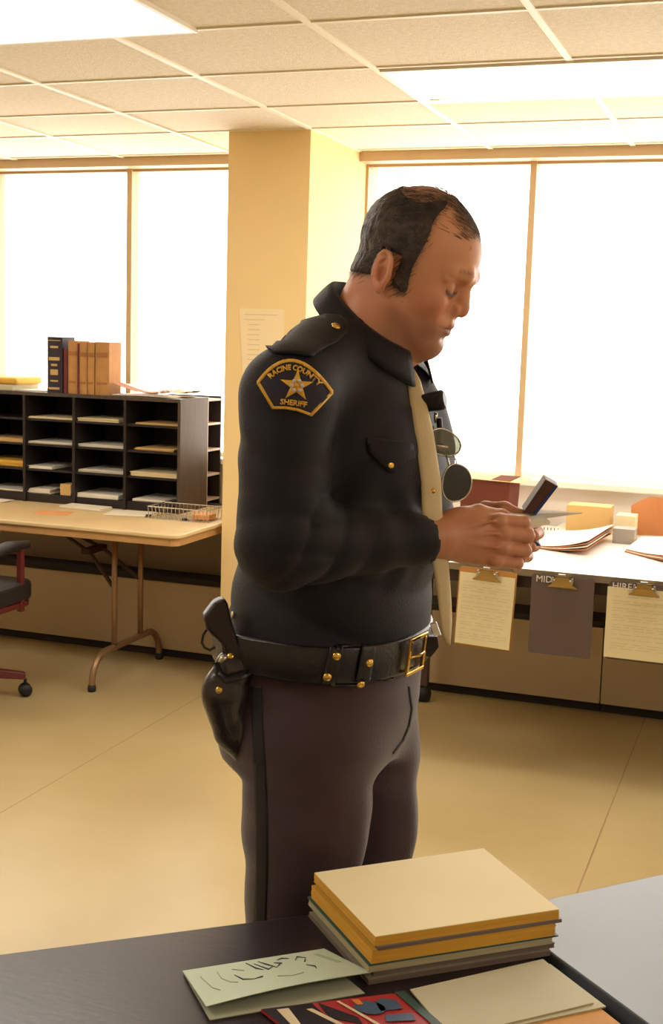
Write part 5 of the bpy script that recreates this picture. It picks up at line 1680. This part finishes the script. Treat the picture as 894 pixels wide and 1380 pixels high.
# white keys / tag hanging by the buckle
kt = empty('key_holder', W3(P(585, 862, 1.84))); tag(kt, 'black key holder with a bright metal clip hanging at the front of his belt', 'key holder')
b = MB(); 
q = [W3(P(x, y, 1.835)) for x, y in ((577, 858), (590, 858), (592, 872), (586, 880), (581, 886), (574, 884))]
b.prism(q, W3((0, .016, 0)) - W3((0, 0, 0))); b.build('leather_fob', M_leather, kt, bevel=.001)
b = MB(); q = [W3(P(x, y, 1.83)) for x, y in ((580, 841), (589, 839), (595, 856), (585, 858))]
b.prism(q, W3((0, .008, 0)) - W3((0, 0, 0))); b.build('metal_clip', mat('bright_nickel', (236, 238, 244), 0.2, metal=0.6), kt, bevel=.001)

# ------------------------------------------------------------------ things at the chest
def disc_px(cx, cy, rx, ry, rot, v, n=28, sq=2.2):
    out = []
    for i in range(n):
        t = 2 * math.pi * i / n
        x = rx * math.copysign(abs(math.cos(t)) ** (2 / sq), math.cos(t)); y = ry * math.copysign(abs(math.sin(t)) ** (2 / sq), math.sin(t)) * (1 - .12 * (x / rx))
        c_, s_ = math.cos(rot), math.sin(rot)
        out.append(W3(P(cx + x * c_ - y * s_, cy + x * s_ + y * c_, v + .012 * (x / rx))))
    return out
M_lens = bpy.data.materials.new('smoked_lens'); M_lens.use_nodes = True
_nt = M_lens.node_tree; _nt.nodes.clear()
_o = _nt.nodes.new('ShaderNodeOutputMaterial'); _t = _nt.nodes.new('ShaderNodeBsdfTransparent'); _g = _nt.nodes.new('ShaderNodeBsdfGlossy'); _mx = _nt.nodes.new('ShaderNodeMixShader')
_mx.inputs[0].default_value = 0.14; _g.inputs['Roughness'].default_value = 0.05; _t.inputs[0].default_value = (0.34, 0.35, 0.30, 1); _g.inputs[0].default_value = (.9, .9, .9, 1)
_nt.links.new(_t.outputs[0], _mx.inputs[1]); _nt.links.new(_g.outputs[0], _mx.inputs[2]); _nt.links.new(_mx.outputs[0], _o.inputs[0])
M_lens2 = M_lens.copy(); M_lens2.name = 'lens_darkened_for_jacket'  # same lens tint, darkened in colour for the dark jacket behind it
for _q in M_lens2.node_tree.nodes:
    if _q.type == 'BSDF_TRANSPARENT': _q.inputs[0].default_value = (.06, .065, .08, 1)
    if _q.type == 'MIX_SHADER': _q.inputs[0].default_value = 0.06
M_wire = mat('thin_silver_frame', (206, 200, 186), 0.25, metal=0.8)
sv = 1.845
sg = empty('sunglasses', W3(P(605, 625, sv))); tag(sg, 'wire-framed aviator sunglasses hanging open from the chest pocket', 'sunglasses')
for (cx_, cy_, rx_, ry_, rot_) in ((599, 597, 23, 17, math.radians(22)), (616, 651, 19.5, 25, math.radians(8))):
    ol = disc_px(cx_, cy_, rx_, ry_, rot_, sv)
    b = MB(); b.tube(ol, .0014, n=6, closed=True); fo = b.build('lens_rim', M_wire, sg, smooth=True)
    b = MB(); nrm = W3((0, .0014, 0)) - W3((0, 0, 0)); b.prism(ol, nrm); b.build('lens', M_lens if cy_ < 620 else M_lens2, fo)
b = MB(); b.tube([W3(P(x, y, v)) for x, y, v in ((602, 614, sv), (604, 620, sv - .004), (606, 628, sv - .004), (607, 634, sv))], .0018, n=7)
b.tube([W3(P(x, y, v)) for x, y, v in ((610, 612, sv), (616, 622, sv + .003), (614, 628, sv))], .0012, n=6); b.build('bridge', M_wire, sg, smooth=True)
b = MB(); b.tube([W3(P(x, y, v)) for x, y, v in ((580, 599, sv - .002), (592, 601, sv - .006), (604, 603, sv - .006))], .0022, n=7); b.build('nose_pad_arm', M_wire, sg, smooth=True)
b = MB(); b.tube([W3(P(x, y, v)) for x, y, v in ((586, 584, sv), (584, 575, sv + .01), (580, 640, sv + .06), (578, 680, sv + .07))], .0016, n=6); b.build('temple', M_wire, sg, smooth=True)
# flashlight-like black microphone on the pocket
fm = empty('clip_on_flashlight', W3(P(583, 541, 1.86))); tag(fm, 'stubby black flashlight clipped at his chest above the sunglasses', 'flashlight')
b = MB(); b.tube([W3(P(x, y, v)) for x, y, v in ((552, 548, 1.875), (566, 545, 1.868), (584, 541, 1.86), (588, 540.5, 1.858), (597, 538.5, 1.852), (600, 538, 1.851))], [.0125, .0135, .0145, .0150, .0150, .0115], n=18); b.build('barrel', M_vinyl, fm, smooth=False, bevel=.001)
b = MB(); b.tube([W3(P(x, y, 1.862)) for x, y in ((588, 556), (587, 562), (588, 570))], .0028, n=8); b.build('chrome_clip', M_chrome, fm, smooth=True)
b = MB(); b.tube([W3(P(x, y, v)) for x, y, v in ((592, 563, 1.862), (593, 575, 1.864), (590, 615, 1.885))], .0045, n=10); pn = b.build('pen', M_vinyl, smooth=False); tag(pn, 'black pen standing in his chest pocket behind the sunglasses', 'pen')

# ------------------------------------------------------------------ things in the hands
ntk = lambda v, t: W3((0, t, 0)) - W3((0, 0, 0))
b = MB()
q = [W3(P(x, y, v)) for x, y, v in ((706, 690, 1.885), (722, 694, 1.885), (752, 655, 1.875), (736, 646, 1.875))]
wl = empty('wallet', sum(q, Vector()) / 4); tag(wl, 'slim dark brown leather case held upright between his hands', 'case')
b.prism(q, W3((.002, .035, .004)) - W3((0, 0, 0))); b.build('leather_cover', mat('dark_brown_leather', (84, 54, 46), 0.5, var=.1), wl, bevel=.0015)
b = MB(); q2 = [W3(P(x, y, v)) for x, y, v in ((718, 694, 1.884), (722.5, 694.5, 1.884), (752.5, 655.5, 1.874), (749, 653.5, 1.874))]
b.prism(q2, W3((.002, .036, .004)) - W3((0, 0, 0))); b.build('blue_edge', mat('blue_lining', (50, 66, 130), 0.5), wl)
M_card = mat('cream_card', (252, 244, 222), 0.7, var=.05)
for q3, lab, t, m in (([(655, 698, 1.875), (702, 716, 1.868), (742, 706, 1.875), (728, 694, 1.90)], 'thick cream card held under both thumbs', .0035, M_card),
                   ([(668, 694, 1.888), (712, 702, 1.886), (785, 692, 1.90), (728, 688, 1.925)], 'thin white slip pointing forward out of his hands', .0012, M_paper),
                   ([(644, 690, 1.878), (660, 701, 1.872), (704, 697, 1.890), (686, 690, 1.91)], 'small white slip between the thumbs', .001, M_paper)):
    qq = [W3(P(*k)) for k in q3]
    b = MB(); b.prism(qq, (0, 0, t)); o = b.build('paper_card', m); tag(o, lab, 'papers', 'papers held in the hands')
b = MB(); b.tube([W3(P(x, y, v)) for x, y, v in ((640, 688, 1.872), (690, 712, 1.90), (724, 733, 1.915), (728, 734.5, 1.917))], [.0035, .0035, .004, .002], n=10)
o = b.build('ballpoint_pen', mat('blue_plastic', (30, 40, 100), 0.3), smooth=True); tag(o, 'blue-capped pen with its tip showing past the fingers', 'pen')

# ------------------------------------------------------------------ hair
M_hair = mat('dark_brown_hair', (86, 70, 63), 0.45, var=0.25, vscale=90, bump=0.5, bscale=300, color2=(42, 33, 33))
Xg, Yg, Zg = F.ax[0][:, None, None], F.ax[1][None, :, None], F.ax[2][None, None, :]
sh = F.D.shape
near = headD < .02
I, J, K = np.nonzero(near & (headD > -.02))
pts = np.stack([F.ax[0][I], F.ax[1][J], F.ax[2][K]], 1)
a_, t_, c_ = hairmask(pts)
m_ = a_ * (1 - .97 * c_)
isear = (np.abs(pts[:, 1]) > .074) & (pts[:, 2] < .036) & (pts[:, 0] > -.03) & (pts[:, 0] < .02)
m_ = np.where(isear, 0, m_)
streak = vnoise(pts[:, 0] * .5, pts[:, 1] * 2.0, pts[:, 2] * .6, 420, 31) * .0016 + vnoise(pts[:, 0], pts[:, 1], pts[:, 2], 120, 32) * .0014
th_ = -.004 + m_ * (.0070 + streak * np.clip(m_ * 2 - 1, 0, 1)) + .002 * m_ * np.clip(-pts[:, 0] / .06, 0, 1)
hd = np.full(sh, .05, np.float32)
hd[I, J, K] = headD[I, J, K] - th_
hd[headD <= -.02] = -.02
# smooth head base for the hair so that it does not follow the ear
VHh, QHh = surfnet(hd, F.lo, F.h)
# keep only what lies outside the skin
a_, t_, c_ = hairmask(VHh)
keepv = (a_ * (1 - .97 * c_) + .10 * vnoise(VHh[:, 0], VHh[:, 1], VHh[:, 2], 500, 77)) > .42
kq = keepv[QHh].all(1)
QHh = QHh[kq]
used = np.unique(QHh); remap = np.full(len(VHh), -1); remap[used] = np.arange(len(used))
hair = np_mesh('hair', [(HO + VHh[used] @ HR.T * HS, remap[QHh])], M_hair, person)
# strands: combed back over the thinning top and at the edges
bvl = BVHTree.FromPolygons([Vector(p) for p in VH], [tuple(int(i) for i in q) for q in QH])
rs = np.random.RandomState(4)
cand = XH[(XH[:, 2] > -.03) & (XH[:, 0] < .115)]
a_, t_, c_ = hairmask(cand)
pr = np.clip(np.maximum(a_ * (1 - .80 * c_), t_ * .9), 0, 1)
pr = np.where((np.abs(cand[:, 1]) > .078) & (cand[:, 2] < .04), 0, pr)
pr = pr / pr.sum()
sel = cand[rs.choice(len(cand), 4200, p=pr)]
SV, SQ = [], []
off = 0
for p in sel:
    x, y, z = p
    if z > .095: d = np.array([-.75, -.35 * (1 if y < .02 else -1), .0]) + rs.normal(size=3) * .10
    else: d = np.array([-.55, 0, -.75]) + rs.normal(size=3) * .10
    d = d / np.linalg.norm(d)
    L = (.020 if z > .095 else .012) * (0.6 + .7 * rs.rand()); w_ = .00034
    cur = Vector(p); row = []
    base = .0004 + .0030 * min(1, hairmask(np.array([p]))[0][0]) * rs.rand()
    for s in range(5):
        loc, nr, fi, ds_ = bvl.find_nearest(cur)
        q = loc + nr * (base + .0008 * math.sin(s / 4 * 2.6))
        row.append((np.array(q), np.array(nr)))
        cur = loc + Vector(d) * (L / 4)
    for s, (q, nr) in enumerate(row):
        dd = (row[min(s + 1, 4)][0] - row[max(s - 1, 0)][0]); sd = np.cross(dd, nr); sd /= (np.linalg.norm(sd) + 1e-9)
        ww = w_ * (1.0 if s < 3 else (.7 if s == 3 else .15))
        SV += [q - sd * ww, q + nr * ww, q + sd * ww]
    for s in range(4):
        o_ = off + s * 3
        SQ += [(o_, o_ + 1, o_ + 4, o_ + 3), (o_ + 1, o_ + 2, o_ + 5, o_ + 4)]
    off += 15
SV = np.array(SV); SQ = np.array(SQ)
st = np_mesh('hair_strands', [(HO + SV @ HR.T * HS, SQ)], M_hair, hair); st['kind'] = 'stuff'
